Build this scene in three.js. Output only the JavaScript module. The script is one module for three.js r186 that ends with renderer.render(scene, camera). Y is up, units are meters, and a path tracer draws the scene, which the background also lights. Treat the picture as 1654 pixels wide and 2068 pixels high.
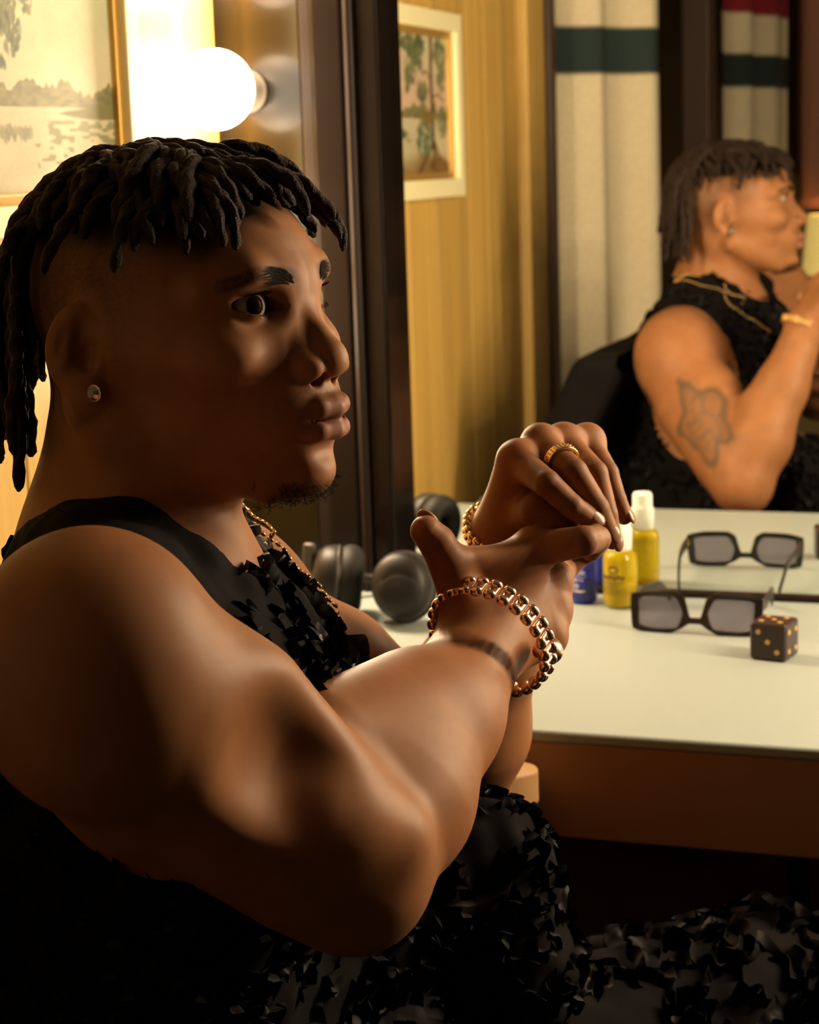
import * as THREE from 'three';
import { RoundedBoxGeometry } from 'three/addons/geometries/RoundedBoxGeometry.js';
import { mergeGeometries, mergeVertices } from 'three/addons/utils/BufferGeometryUtils.js';

// ---------------------------------------------------------------- camera, exposure
const scene = new THREE.Scene();
scene.background = new THREE.Color(0x000000);
const camera = new THREE.PerspectiveCamera(30.28, 1654 / 2068, 0.05, 30);
camera.position.set(0, 1.244, 2.115);
camera.up.set(-0.028, 0.983, -0.183);
camera.lookAt(-0.323, 1.244 - 0.182, 2.115 - 0.929);
camera.focus = 1.17;
camera.userData.fStop = 12;
const renderer = new THREE.WebGLRenderer({ antialias: true });
renderer.toneMapping = THREE.LinearToneMapping;
renderer.toneMappingExposure = 0.86;
renderer.shadowMap.enabled = true;
const LAMP_COLOR = new THREE.Color().setRGB(1.0, 0.77, 0.49);
const LAMP_LEFT = 0.68, LAMP_RIGHT = 1.35, LAMP_GLOW = 5.0;

// ---------------------------------------------------------------- helpers
let seed = 7;
const rnd = () => { seed = (seed * 1664525 + 1013904223) >>> 0; return seed / 4294967296; };
const rr = (a, b) => a + (b - a) * rnd();
const V = (x, y, z) => new THREE.Vector3(x, y, z);
const lin = (r, g, b) => new THREE.Color().setRGB(r, g, b);
const names = {};
const numbered = n => { if (names[n] === undefined) { names[n] = 0; return n; } return n + '_' + String(++names[n]).padStart(3, '0'); };
function tag(o, label, category, group, kind) {
  if (label) o.userData.label = label;
  if (category) o.userData.category = category;
  if (group) o.userData.group = group;
  if (kind) o.userData.kind = kind;
  return o;
}
function shade(o) { o.traverse(c => { if (c.isMesh) { c.castShadow = true; c.receiveShadow = true; } }); return o; }
function mesh(name, geo, mat, parent) {
  const m = new THREE.Mesh(geo, mat); m.name = parent ? name : numbered(name);
  m.castShadow = m.receiveShadow = true; (parent || scene).add(m); return m;
}
function thing(name, x = 0, y = 0, z = 0, turn = 0) {
  const g = new THREE.Group(); g.name = numbered(name); g.position.set(x, y, z); g.rotation.y = turn; scene.add(g); return g;
}
const box = (w, h, d, x, y, z) => new THREE.BoxGeometry(w, h, d).translate(x, y, z);
const rbox = (w, h, d, x, y, z, r = 0.003) => new RoundedBoxGeometry(w, h, d, 2, r).translate(x, y, z);
const smooth = (a, b, t) => { t = Math.min(1, Math.max(0, (t - a) / (b - a))); return t * t * (3 - 2 * t); };
const mix = (a, b, t) => a + (b - a) * t;
// value noise in three dimensions
const hash = (i, j, k) => { let h = (i * 374761393 + j * 668265263 + k * 2147483647 + 1274126177) | 0; h = Math.imul(h ^ (h >>> 13), 1274126177); h ^= h >>> 16; return (h >>> 0) / 4294967296; };
function noise(x, y, z) {
  const i = Math.floor(x), j = Math.floor(y), k = Math.floor(z); let u = x - i, v = y - j, w = z - k;
  u = u * u * (3 - 2 * u); v = v * v * (3 - 2 * v); w = w * w * (3 - 2 * w);
  const a = mix(mix(hash(i, j, k), hash(i + 1, j, k), u), mix(hash(i, j + 1, k), hash(i + 1, j + 1, k), u), v);
  const b = mix(mix(hash(i, j, k + 1), hash(i + 1, j, k + 1), u), mix(hash(i, j + 1, k + 1), hash(i + 1, j + 1, k + 1), u), v);
  return mix(a, b, w) * 2 - 1;
}
function dataTex(w, h, fn, srgb = true) {
  const d = new Uint8Array(w * h * 4);
  for (let j = 0; j < h; j++) for (let i = 0; i < w; i++) { const c = fn(i / w, j / h, i, j), o = (j * w + i) * 4; d[o] = c[0] * 255; d[o + 1] = c[1] * 255; d[o + 2] = c[2] * 255; d[o + 3] = 255; }
  const t = new THREE.DataTexture(d, w, h); t.magFilter = t.minFilter = THREE.LinearFilter; t.wrapS = t.wrapT = THREE.RepeatWrapping;
  if (srgb) t.colorSpace = THREE.SRGBColorSpace; t.needsUpdate = true; return t;
}
const std = (c, rough = 0.6, extra = {}) => new THREE.MeshPhysicalMaterial({ color: c, roughness: rough, ...extra });

// ---------------------------------------------------------------- textures and materials
const boardTex = dataTex(256, 1024, (u, v) => {
  const g = noise(u * 26, v * 3, 1) * 0.5 + noise(u * 90, v * 6, 5) * 0.3 + noise(u * 7, v * 2, 9) * 0.5;
  const t = 1 + g * 0.10; return [0.80 * t, 0.64 * t, 0.33 * t].map(x => Math.min(1, x));
});
const boardMats = [0.80, 0.88, 0.94].map(k => std(lin(k, k, k * 0.98), 0.5, { map: boardTex }));
const woodTex = dataTex(256, 512, (u, v) => {
  const g = noise(u * 30, v * 3, 21) * 0.5 + noise(u * 110, v * 5, 3) * 0.4; const t = 1 + g * 0.22; return [0.46 * t, 0.24 * t, 0.11 * t];
});
const poreTex = dataTex(512, 512, (u, v, i, j) => { const t = 0.5 + 0.30 * noise(i * 0.11, j * 0.11, 3) + 0.16 * noise(i * 0.33, j * 0.33, 8) + 0.10 * noise(i * 0.03, j * 0.03, 5); return [t, t, t]; }, false);
const lockTex = poreTex.clone(); lockTex.repeat.set(2.2, 0.35); lockTex.needsUpdate = true;
const M = {
  mirror: std(lin(0.86, 0.88, 0.84), 0.0, { metalness: 1 }),
  frame: std(lin(0.006, 0.004, 0.003), 0.12, { specularIntensity: 0.2 }),
  trim: std(lin(0.011, 0.007, 0.0055), 0.3, { specularIntensity: 0.25 }),
  bronze: std(lin(0.030, 0.028, 0.026), 0.15, { metalness: 1 }),
  socket: std(lin(0.10, 0.085, 0.07), 0.45),
  laminate: std(lin(0.275, 0.312, 0.295), 0.4),
  shadedLaminate: std(lin(0.32, 0.17, 0.085), 0.5),  // counter's pale laminate at the front edge, its warm brown shade put into the colour
  darkWood: std(lin(0.06, 0.03, 0.018), 0.55),
  brownWood: std(lin(1, 1, 1), 0.5, { map: woodTex }),
  paleWood: std(lin(0.36, 0.20, 0.085), 0.45),
  dark: std(lin(0.012, 0.010, 0.010), 0.85),
  ceiling: std(lin(0.03, 0.02, 0.014), 0.8),
  floor: std(lin(0.03, 0.02, 0.015), 0.7),
  wall: std(lin(0.25, 0.16, 0.05), 0.7),
  darkWall: std(lin(0.018, 0.011, 0.009), 0.8),
  cream: std(lin(0.74, 0.66, 0.40), 0.45),
  gold: std(lin(0.50, 0.30, 0.07), 0.4, { metalness: 0.6 }),
  blackPlastic: std(lin(0.010, 0.0075, 0.0065), 0.45, { specularIntensity: 0.55 }),
  cushion: std(lin(0.010, 0.008, 0.007), 0.6, { specularIntensity: 0.45 }),
  greyPlastic: std(lin(0.06, 0.05, 0.042), 0.4, { specularIntensity: 0.6 }),
  jewel: std(lin(0.98, 0.70, 0.32), 0.2, { metalness: 1 }),
  rose: std(lin(0.95, 0.64, 0.45), 0.24, { metalness: 1 }),
  skin: std(lin(1, 1, 1), 0.5, { vertexColors: true, specularIntensity: 0.35 }),
  hair: std(lin(0.022, 0.012, 0.008), 0.7, { specularIntensity: 0.35, bumpMap: lockTex, bumpScale: 0.0012 }),
  cloth: std(lin(0.0045, 0.0033, 0.0036), 0.9, { specularIntensity: 0.2 }),
  satin: std(lin(0.0045, 0.0033, 0.0035), 0.6, { specularIntensity: 0.25, side: THREE.DoubleSide }),
};

// ---------------------------------------------------------------- room
const struct = (name, geo, mat) => tag(mesh(name, geo, mat), null, null, null, 'structure');
struct('floor', box(2.0, 0.05, 4.2, -0.40, -0.025, 1.9), M.floor);
struct('ceiling', box(2.0, 0.05, 4.2, -0.40, 2.125, 1.9), M.ceiling);
struct('wall_front', box(2.0, 2.1, 0.06, -0.40, 1.05, -0.07), M.darkWall);
struct('wall_back', box(2.0, 2.1, 0.06, -0.40, 1.05, 3.95), M.wall);
struct('wall_right', box(0.06, 2.1, 4.2, 0.565, 1.05, 1.95), M.darkWall);
// left wall: a backing with vertical boards, each one its own piece
const wl = struct('wall_left', box(0.04, 2.1, 1.42, -0.985, 1.05, 0.67), M.darkWall);
{
  const cuts = [-0.04, 0.105, 0.245, 0.375, 0.513, 0.66, 0.80, 0.979, 1.089, 1.19, 1.293];
  for (let i = 0; i + 1 < cuts.length; i++) {
    const w = cuts[i + 1] - cuts[i] - 0.0025;
    const g = rbox(0.015, 2.1, w, 0, 0, 0, 0.003); g.translate(-0.9575, 1.05, (cuts[i] + cuts[i + 1]) / 2);
    const p = g.attributes.position, uv = g.attributes.uv;
    for (let k = 0; k < p.count; k++) uv.setXY(k, (p.getZ(k) + i * 0.37) / 0.5, p.getY(k) / 2);
    mesh('board', g, boardMats[(i * 2) % 3], wl);
  }
}
const jamb = struct('trim_1', mergeGeometries([rbox(0.03, 2.1, 0.15, -0.955, 1.05, 1.385, 0.006), rbox(0.045, 2.1, 0.018, -0.952, 1.05, 1.303, 0.006)]), boardMats[1]);
mesh('edge_strip', rbox(0.05, 2.1, 0.045, -0.955, 1.05, 1.485, 0.008), M.darkWood, jamb);
struct('wall_recess', box(0.05, 2.1, 2.5, -1.28, 1.05, 2.7), M.darkWall);
struct('wall_recess_end', box(0.32, 2.1, 0.03, -1.125, 1.05, 1.43), M.darkWall);

// bunk platform below the curtains
const bunk = thing('bunk_bed', -1.0, 0, 2.1);
mesh('platform', rbox(0.5, 0.70, 1.1, -0.02, 0.35, 0.12, 0.02), M.dark, bunk);
mesh('post', rbox(0.07, 2.08, 0.09, 0.16, 1.04, 0.42, 0.008), M.darkWood, bunk);
tag(bunk, 'dark bunk platform and post below the striped curtain in the mirror', 'bunk bed');

// striped curtains
const weave = dataTex(128, 128, (u, v) => { const t = 0.90 + 0.06 * noise(u * 64, v * 64, 4) + 0.04 * Math.sin(u * 128 * 1.57) * Math.sin(v * 128 * 1.57); return [t, t, t]; });
const curtainMat = std(lin(1, 1, 1), 0.9, { map: weave, vertexColors: true, side: THREE.DoubleSide });
function curtain(x0, z0, x1, z1, yb, yt, folds, amp, bands, label, ph) {
  const nu = 140, nv = 160, L = Math.hypot(x1 - x0, z1 - z0), tx = (x1 - x0) / L, tz = (z1 - z0) / L, nx = tz, nz = -tx;
  const pos = [], uv = [], col = [], idx = [];
  for (const side of [0, 1]) for (let j = 0; j <= nv; j++) for (let i = 0; i <= nu; i++) {
    const u = i / nu, v = j / nv, y = mix(yb, yt, v);
    const s = Math.sin((u * folds + 0.10 * noise(u * 4, v * 1.2, ph)) * 6.283 + ph), o = amp * (0.55 + 0.45 * (1 - v) * 0.7 + 0.2) * (s * 0.8 + 0.35 * noise(u * 9, v * 1.5, ph + 3)) + side * 0.003;
    const lat = 0.35 * amp * Math.cos((u * folds) * 6.283 + ph);
    pos.push(x0 + tx * u * L + nx * o + tx * lat, y, z0 + tz * u * L + nz * o + tz * lat); uv.push(u * L * 8, y * 8);
    let c = [0.86, 0.73, 0.50];
    for (const [a, b, k] of bands) if (y > a && y < b) c = k;
    col.push(...c);
  }
  const N = (nu + 1) * (nv + 1);
  for (let s = 0; s < 2; s++) for (let j = 0; j < nv; j++) for (let i = 0; i < nu; i++) { const a = s * N + j * (nu + 1) + i, b = a + 1, c = a + nu + 1, d = c + 1; if (s) idx.push(a, b, d, a, d, c); else idx.push(a, d, b, a, c, d); }
  const g = new THREE.BufferGeometry(); g.setAttribute('position', new THREE.Float32BufferAttribute(pos, 3)); g.setAttribute('uv', new THREE.Float32BufferAttribute(uv, 2)); g.setAttribute('color', new THREE.Float32BufferAttribute(col, 3)); g.setIndex(idx); g.computeVertexNormals();
  return tag(mesh('curtain', g, curtainMat), label, 'curtain', 'striped curtains');
}
const GREEN = [0.018, 0.036, 0.034], RED = [0.30, 0.012, 0.02];
curtain(-0.985, 1.56, -0.803, 1.85, 0.70, 2.05, 2.4, 0.019, [[1.402, 1.498, GREEN], [1.62, 1.72, RED]], 'wide cream wool curtain with a dark green stripe beside the ochre wall trim', 0.6);
curtain(-0.835, 2.75, -0.715, 3.2, 0.70, 2.05, 2.6, 0.018, [[1.402, 1.492, GREEN], [1.592, 1.69, RED]], 'narrow cream curtain with red and green stripes above the reflected head', 2.1);

// overhead wooden cabinet far behind
const cab = thing('wall_cabinet', -0.4, 1.075, 3.7);
mesh('body', rbox(0.66, 1.0, 0.4, 0, 0.5, 0, 0.006), M.brownWood, cab);
mesh('door', rbox(0.31, 0.96, 0.018, -0.165, 0.5, -0.209, 0.005), M.brownWood, cab);
mesh('door', rbox(0.31, 0.96, 0.018, 0.165, 0.5, -0.209, 0.005), M.brownWood, cab);
tag(cab, 'reddish brown wooden cabinet high on the wall at the mirror\'s right edge', 'cabinet');

// lit lamp far behind, at the edge of the mirror image
{
  const p = [-0.6461, 0.9715, 3.4500];
  const g = thing('wall_lamp', p[0], p[1], p[2]);
  mesh('shade', new THREE.LatheGeometry([[0.062, -0.085], [0.066, -0.085], [0.050, 0.085], [0.046, 0.085], [0.062, -0.085]].map(q => new THREE.Vector2(...q)), 36), std(lin(0.8, 0.62, 0.25), 0.8, { emissive: lin(1.0, 0.66, 0.17), emissiveIntensity: 0.6, side: THREE.DoubleSide }), g);
  mesh('stem', new THREE.CylinderGeometry(0.006, 0.006, 0.16, 12).translate(0, -0.02, 0), M.gold, g);
  mesh('wall_plate', mergeGeometries([new THREE.CylinderGeometry(0.035, 0.035, 0.015, 24).rotateX(Math.PI / 2).translate(0, -0.09, 0.92 - p[2] + 2.99), new THREE.CylinderGeometry(0.005, 0.005, 3.91 - p[2], 10).rotateX(Math.PI / 2).translate(0, -0.09, (3.91 - p[2]) / 2)]), M.gold, g);
  const l = new THREE.PointLight(LAMP_COLOR, 0.10); l.position.set(p[0], p[1], p[2]); l.castShadow = true; l.name = 'lamp_light'; scene.add(l);
  tag(g, 'small yellow shaded lamp glowing beside the reflected face', 'lamp');
}

// ---------------------------------------------------------------- vanity counter
const counter = thing('vanity_counter', -0.21, 0, 0.265);
{
  mesh('worktop', rbox(1.47, 0.012, 0.55, 0, 0.734, 0, 0.004), M.laminate, counter);
  mesh('front_edge', rbox(1.47, 0.09, 0.545, 0, 0.684, 0, 0.003), M.shadedLaminate, counter);
  mesh('drawer_front', rbox(0.68, 0.15, 0.02, -0.35, 0.56, 0.20, 0.004), M.darkWood, counter);
  mesh('drawer_front', rbox(0.68, 0.15, 0.02, 0.35, 0.56, 0.20, 0.004), M.darkWood, counter);
  mesh('carcass', box(1.47, 0.16, 0.42, 0, 0.56, -0.03), M.darkWood, counter);
  mesh('side_panel', box(0.03, 0.64, 0.5, -0.71, 0.32, 0), M.darkWood, counter);
  mesh('side_panel', box(0.03, 0.64, 0.5, 0.71, 0.32, 0), M.darkWood, counter);
}
tag(counter, 'pale laminate vanity counter with a deep front edge', 'counter');

// ---------------------------------------------------------------- mirror and its frame
const mir = thing('vanity_mirror', 0, 0.741, 0);
const MX0 = -0.745, MX1 = 0.40, MT = 1.30;
mesh('glass', box(MX1 - MX0, MT, 0.006, (MX0 + MX1) / 2, MT / 2 + 0.004, -0.003), M.mirror, mir);
mesh('bottom_rail', rbox(MX1 - MX0, 0.006, 0.012, (MX0 + MX1) / 2, 0.003, 0.002, 0.001), M.trim, mir);
mesh('backing', box(MX1 - MX0, MT, 0.02, (MX0 + MX1) / 2, MT / 2, -0.02), M.dark, mir);
function stile(x0, dir, name) {
  const g = [rbox(0.028, MT, 0.045, x0 - dir * 0.014, MT / 2, 0.018, 0.004), rbox(0.040, MT, 0.052, x0 - dir * 0.060, MT / 2, 0.022, 0.005)];
  const st = mesh('stile', mergeGeometries(g), M.frame, mir);
  mesh('bead', new THREE.CylinderGeometry(0.0065, 0.0065, MT, 14).translate(x0 - dir * 0.034, MT / 2, 0.042), M.trim, st);
  mesh('edge_trim', rbox(0.016, MT, 0.03, x0 - dir * 0.090, MT / 2, 0.02, 0.003), M.trim, st);
}
stile(MX0 + 0.004, 1); stile(MX1 - 0.004, -1);
mesh('top_rail', rbox(MX1 - MX0 + 0.18, 0.05, 0.05, (MX0 + MX1) / 2, MT + 0.027, 0.02, 0.005), M.frame, mir);
tag(mir, 'tall wall mirror in a black stepped frame standing on the counter', 'mirror');

// ---------------------------------------------------------------- lamp strips with globe bulbs
const bulbMat = std(lin(1, 0.95, 0.9), 0.4, { emissive: lin(1.0, 0.86, 0.72), emissiveIntensity: LAMP_GLOW });
function bulbGeo() {
  const pts = []; const R = 0.0450;
  for (let i = 0; i <= 22; i++) { const a = Math.PI * i / 22 * 0.80; pts.push(new THREE.Vector2(Math.sin(a) * R, Math.cos(a) * R)); }
  pts.push(new THREE.Vector2(0.019, -0.042), new THREE.Vector2(0.0145, -0.050), new THREE.Vector2(0.0135, -0.056));
  return new THREE.LatheGeometry(pts, 36).rotateX(Math.PI / 2);   // globe towards +z
}
const BG = bulbGeo();
const order = ['topmost', 'second from the top', 'third from the top', 'fourth from the top', 'lowest'];
function strip(x, z, turn, label, side, candela) {
  const s = thing('lamp_strip', x, 0.742, z, turn); s.updateMatrixWorld(true);
  mesh('panel', rbox(0.144, MT, 0.02, -0.002, MT / 2, 0.015, 0.002), M.bronze, s);
  [1.6253, 1.478, 1.331, 1.184, 1.037].forEach((y, i) => {
    mesh('socket', new THREE.LatheGeometry([[0.0, 0], [0.026, 0], [0.0245, 0.006], [0.0195, 0.012], [0.0175, 0.040], [0.0, 0.040]].map(p => new THREE.Vector2(...p)), 28).rotateX(Math.PI / 2).translate(0.003, y - 0.742, 0.025), M.socket, s);
    const b = mesh('light_bulb', BG, bulbMat); b.position.copy(s.localToWorld(V(0.003, y - 0.742, 0.119))); b.rotation.y = turn;
    tag(b, `lit white globe bulb, ${order[i]} on the ${side} lamp strip`, 'light bulb', 'globe bulbs beside the mirror');
    const l = new THREE.PointLight(LAMP_COLOR, candela); l.position.copy(b.position); l.castShadow = true; l.shadow.radius = 2; l.name = 'bulb_light'; scene.add(l);
  });
  tag(s, label, 'lamp strip');
}
strip(-0.912, 0, 0, 'bronze metal lamp strip between the painting and the black mirror frame', 'bronze left', LAMP_LEFT);
strip(0.53, 0.42, -Math.PI / 2, 'bronze metal lamp strip on the side wall right of the counter', 'right hand', LAMP_RIGHT);

// ---------------------------------------------------------------- painting
{
  const cv = document.createElement('canvas'); cv.width = 1024; cv.height = 448; const c = cv.getContext('2d');
  const W = 1024, H = 448, im = c.createImageData(W, H);
  for (let j = 0; j < H; j++) for (let i = 0; i < W; i++) {
    const u = i / W, v = j / H, n = noise(u * 9, v * 5, 1) * 0.5 + noise(u * 30, v * 16, 2) * 0.3 + noise(u * 120, v * 90, 3) * 0.25;
    let col;
    const sh = 0.60 + 0.008 * noise(u * 6, 0, 4);
    if (v < sh) { const pink = noise(u * 3, v * 2.2, 8); col = [222 + 8 * pink + n * 14, 208 - 14 * pink + n * 14, 172 - 6 * pink + n * 14]; }
    else { col = [214 + n * 16, 202 + n * 16, 164 + n * 16]; const reed = noise(u * 40, v * 60, 12) + noise(u * 8, v * 6, 13) * 1.2; if (reed > 0.75 && v > 0.66) col = [150, 146, 104]; if (v > 0.84 && u < 0.45) { const t = smooth(0.84, 0.98, v + 0.1 * noise(u * 9, v * 9, 5)); col = col.map((x, k) => mix(x, [150, 118, 62][k], t)); } }
    const top = sh - 0.10 - 0.045 * noise(u * 22, 1, 6) - 0.02 * noise(u * 90, 2, 7);
    if (v > top && v < sh) { const m = 0.5 + 0.5 * noise(u * 60, v * 70, 9); col = [mix(112, 158, m), mix(108, 148, m), mix(66, 96, m)]; }
    const o = (j * W + i) * 4; im.data[o] = col[0]; im.data[o + 1] = col[1]; im.data[o + 2] = col[2]; im.data[o + 3] = 255;
  }
  c.putImageData(im, 0, 0);
  let s2 = 11; const r2 = () => { s2 = (s2 * 1103515245 + 12345) & 0x7fffffff; return s2 / 0x7fffffff; };
  // spit of land at the right, tree with hanging foliage at the left
  c.fillStyle = 'rgb(128,122,70)'; c.beginPath(); c.moveTo(1024, 262); c.quadraticCurveTo(900, 268, 800, 281); c.quadraticCurveTo(900, 296, 1024, 292); c.fill();
  c.strokeStyle = 'rgb(104,62,34)'; c.lineCap = 'round';
  for (const [w, pts] of [[26, [[120, 448], [150, 360], [150, 260], [158, 150], [150, 0]]], [16, [[150, 330], [90, 400], [30, 448]]], [14, [[155, 350], [230, 400], [300, 448]]], [7, [[155, 150], [200, 118], [235, 128]]], [8, [[150, 90], [110, 50], [60, 30]]], [6, [[150, 200], [100, 190], [40, 210]]]]) { c.lineWidth = w; c.beginPath(); c.moveTo(...pts[0]); for (let i = 1; i < pts.length; i++) c.lineTo(...pts[i]); c.stroke(); }
  const leaf = (x, y, n, sx, sy, cols) => { for (let i = 0; i < n; i++) { const a = r2() * 6.28, q = Math.sqrt(r2()); c.fillStyle = cols[Math.floor(r2() * cols.length)]; c.beginPath(); c.ellipse(x + Math.cos(a) * q * sx, y + Math.sin(a) * q * sy, 3 + r2() * 5, 6 + r2() * 9, r2() * 1.2 - 0.3, 0, 6.3); c.fill(); } };
  const gs = ['rgba(92,104,66,.85)', 'rgba(116,122,78,.8)', 'rgba(74,88,58,.8)', 'rgba(140,136,88,.7)'];
  leaf(300, 40, 110, 100, 36, gs); leaf(330, 100, 90, 46, 60, gs); leaf(260, 60, 70, 40, 60, gs); leaf(370, 150, 40, 20, 40, gs); leaf(70, 50, 90, 60, 50, gs); leaf(240, 180, 60, 50, 30, gs); leaf(60, 130, 60, 40, 50, gs); leaf(230, 330, 120, 70, 60, ['rgba(84,104,72,.8)', 'rgba(110,124,84,.7)']); leaf(200, 265, 60, 60, 18, ['rgba(160,128,50,.8)', 'rgba(130,108,52,.8)']); leaf(60, 280, 60, 40, 50, gs); leaf(600, 50, 90, 70, 50, gs); leaf(650, 110, 80, 34, 60, gs); leaf(580, 110, 60, 40, 50, gs); leaf(700, 60, 34, 34, 30, gs); leaf(585, 190, 36, 40, 24, gs); leaf(470, 40, 70, 80, 40, gs); leaf(430, 315, 40, 50, 8, gs); leaf(640, 322, 50, 60, 9, ['rgba(150,146,106,.8)', 'rgba(130,128,90,.8)']); leaf(90, 420, 90, 90, 20, ['rgba(110,66,34,.8)', 'rgba(150,112,56,.8)']);
  const t = new THREE.CanvasTexture(cv); t.colorSpace = THREE.SRGBColorSpace;
  const p = thing('framed_painting', -0.95, 1.33, 0.575, Math.PI / 2);
  const w = 0.625, h = 0.285;
  const member = (len, wd, dp, ox, oz, rot, px, py) => { const sh = new THREE.Shape([[-len / 2, 0], [len / 2, 0], [len / 2 - wd, wd], [-len / 2 + wd, wd]].map(a => new THREE.Vector2(...a))); return new THREE.ExtrudeGeometry(sh, { depth: dp, bevelEnabled: true, bevelThickness: 0.002, bevelSize: 0.0015, bevelSegments: 2 }).rotateZ(rot).translate(px, py, oz); };
  for (const [len, rot, px, py] of [[w, 0, 0, -h / 2], [w, Math.PI, 0, h / 2], [h, Math.PI / 2, w / 2, 0], [h, -Math.PI / 2, -w / 2, 0]]) mesh('frame_rail', member(len, 0.026, 0.016, 0, 0.004, rot, px, py), M.cream, p);
  const wi = w - 0.052, hi = h - 0.052;
  for (const [len, rot, px, py] of [[wi, 0, 0, -hi / 2], [wi, Math.PI, 0, hi / 2], [hi, Math.PI / 2, wi / 2, 0], [hi, -Math.PI / 2, -wi / 2, 0]]) mesh('gold_liner', member(len, 0.011, 0.008, 0, 0.004, rot, px, py), M.gold, p);
  const cg = new THREE.PlaneGeometry(wi - 0.016, hi - 0.016).translate(0, 0, 0.007);
  const cg2 = box(wi - 0.01, hi - 0.01, 0.004, 0, 0, 0.004);
  const canvas = mesh('canvas', cg, std(lin(0.60, 0.60, 0.60), 0.55, { map: t }), p); mesh('canvas_board', cg2, M.cream, p);
  tag(p, 'landscape painting of a lake and trees in a cream and gold frame', 'painting');
}

// ---------------------------------------------------------------- things on the counter
const TY = 0.7405;
{ // headphones
  const g = thing('headphones', -0.70, TY + 0.0015, 0.172);
  const shell = (s = 1) => new THREE.LatheGeometry([[0, 0.026], [0.016, 0.0255], [0.0265, 0.022], [0.0325, 0.014], [0.0345, 0.004], [0.0335, -0.004], [0.028, -0.006], [0, -0.006]].map(p => new THREE.Vector2(...p)), 40).rotateX(Math.PI / 2);
  const pad = () => new THREE.TorusGeometry(0.0235, 0.0125, 18, 44);
  function cup(x, y, z, dir, tilt) {
    const c = new THREE.Group(); c.name = 'ear_cup'; c.position.set(x, y, z); g.add(c);
    c.lookAt(V(x, y, z).add(dir).applyMatrix4(g.matrixWorld)); c.rotateZ(tilt); c.scale.set(1.0, 1.12, 1.05);
    mesh('shell', shell(), M.blackPlastic, c);
    mesh('cover_plate', new THREE.LatheGeometry([[0, 0.0275], [0.013, 0.0268], [0.0205, 0.0245], [0.0225, 0.021], [0, 0.02]].map(p => new THREE.Vector2(...p)), 36).rotateX(Math.PI / 2).scale(1.1, 0.8, 1).translate(0, -0.004, 0), M.cushion, c);
    mesh('seam_ring', new THREE.TorusGeometry(0.0338, 0.0012, 8, 44).translate(0, 0, 0.0), M.greyPlastic, c);
    mesh('ear_cushion', pad().scale(1, 1, 1.15).translate(0, 0, -0.014), M.cushion, c);
    return c;
  }
  g.updateMatrixWorld(true);
  cup(0.020, 0.0415, 0.018, V(0.10, 0.30, 1), 0.1);
  cup(-0.066, 0.0415, -0.002, V(-0.95, 0.12, 0.35), 0.2);
  const curve = new THREE.CatmullRomCurve3([[0.038, 0.060, 0.0], [0.052, 0.052, -0.04], [0.03, 0.032, -0.09], [-0.02, 0.020, -0.106], [-0.075, 0.022, -0.10], [-0.10, 0.040, -0.06], [-0.095, 0.064, -0.008]].map(p => V(...p)));
  const band = new THREE.TubeGeometry(curve, 60, 0.0055, 12); mesh('headband', band, M.blackPlastic, g);
  mesh('yoke', rbox(0.014, 0.052, 0.010, -0.102, 0.050, -0.002, 0.004).rotateZ(-0.06), M.greyPlastic, g);
  mesh('yoke', rbox(0.012, 0.03, 0.014, 0.046, 0.050, 0.002, 0.004), M.greyPlastic, g);
  tag(g, 'black over-ear headphones lying on the counter by the mirror frame', 'headphones');
}
function bottle(name, x, z, r, h, liquid, capTop, label, bandTex, capMat) {
  const b = thing(name, x, TY, z);
  const prof = [[0, 0.0015], [r * 0.86, 0.0008], [r * 0.97, 0.004], [r, 0.009], [r, h - 0.012], [r * 0.93, h - 0.005], [r * 0.62, h + 0.001], [0, h + 0.001]].map(p => new THREE.Vector2(...p));
  mesh('flask', new THREE.LatheGeometry(prof, 48), liquid, b);
  const cap = mesh('cap', new THREE.LatheGeometry([[0, h], [r * 0.70, h], [r * 0.71, h + (capTop - h) * 0.55], [r * 0.60, h + (capTop - h) * 0.60], [r * 0.60, capTop - 0.003], [r * 0.52, capTop], [0, capTop]].map(p => new THREE.Vector2(...p)), 40), capMat, b);
  mesh('hinge', rbox(0.006, 0.004, 0.003, 0, h + (capTop - h) * 0.58, -r * 0.68, 0.001), capMat, b);
  if (bandTex) {
    const pg = new THREE.CylinderGeometry(r + 0.0004, r + 0.0004, h - 0.026, 36, 1, true, -0.95, 1.9).translate(0, (h) / 2 - 0.001, 0);
    mesh('printed_label', pg, bandTex, b).rotation.y = -0.30;
  }
  return tag(b, label, 'bottle', 'small bottles by the mirror');
}
function printTex(w, h, draw) {
  const cv = document.createElement('canvas'); cv.width = w; cv.height = h; const c = cv.getContext('2d'); c.clearRect(0, 0, w, h); draw(c, w, h);
  const t = new THREE.CanvasTexture(cv); t.colorSpace = THREE.SRGBColorSpace; return t;
}
function marks(c, x0, x1, y, hgt, gap, s0) { let s = s0; const q = () => { s = (s * 16807) % 2147483647; return s / 2147483647; }; let x = x0; while (x < x1) { const w = hgt * (0.35 + q() * 0.5); c.fillRect(x, y - hgt * (0.7 + 0.3 * q()), Math.min(w, x1 - x), hgt * 0.85); x += w + hgt * gap + (q() > 0.8 ? hgt * 0.6 : 0); } }
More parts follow.
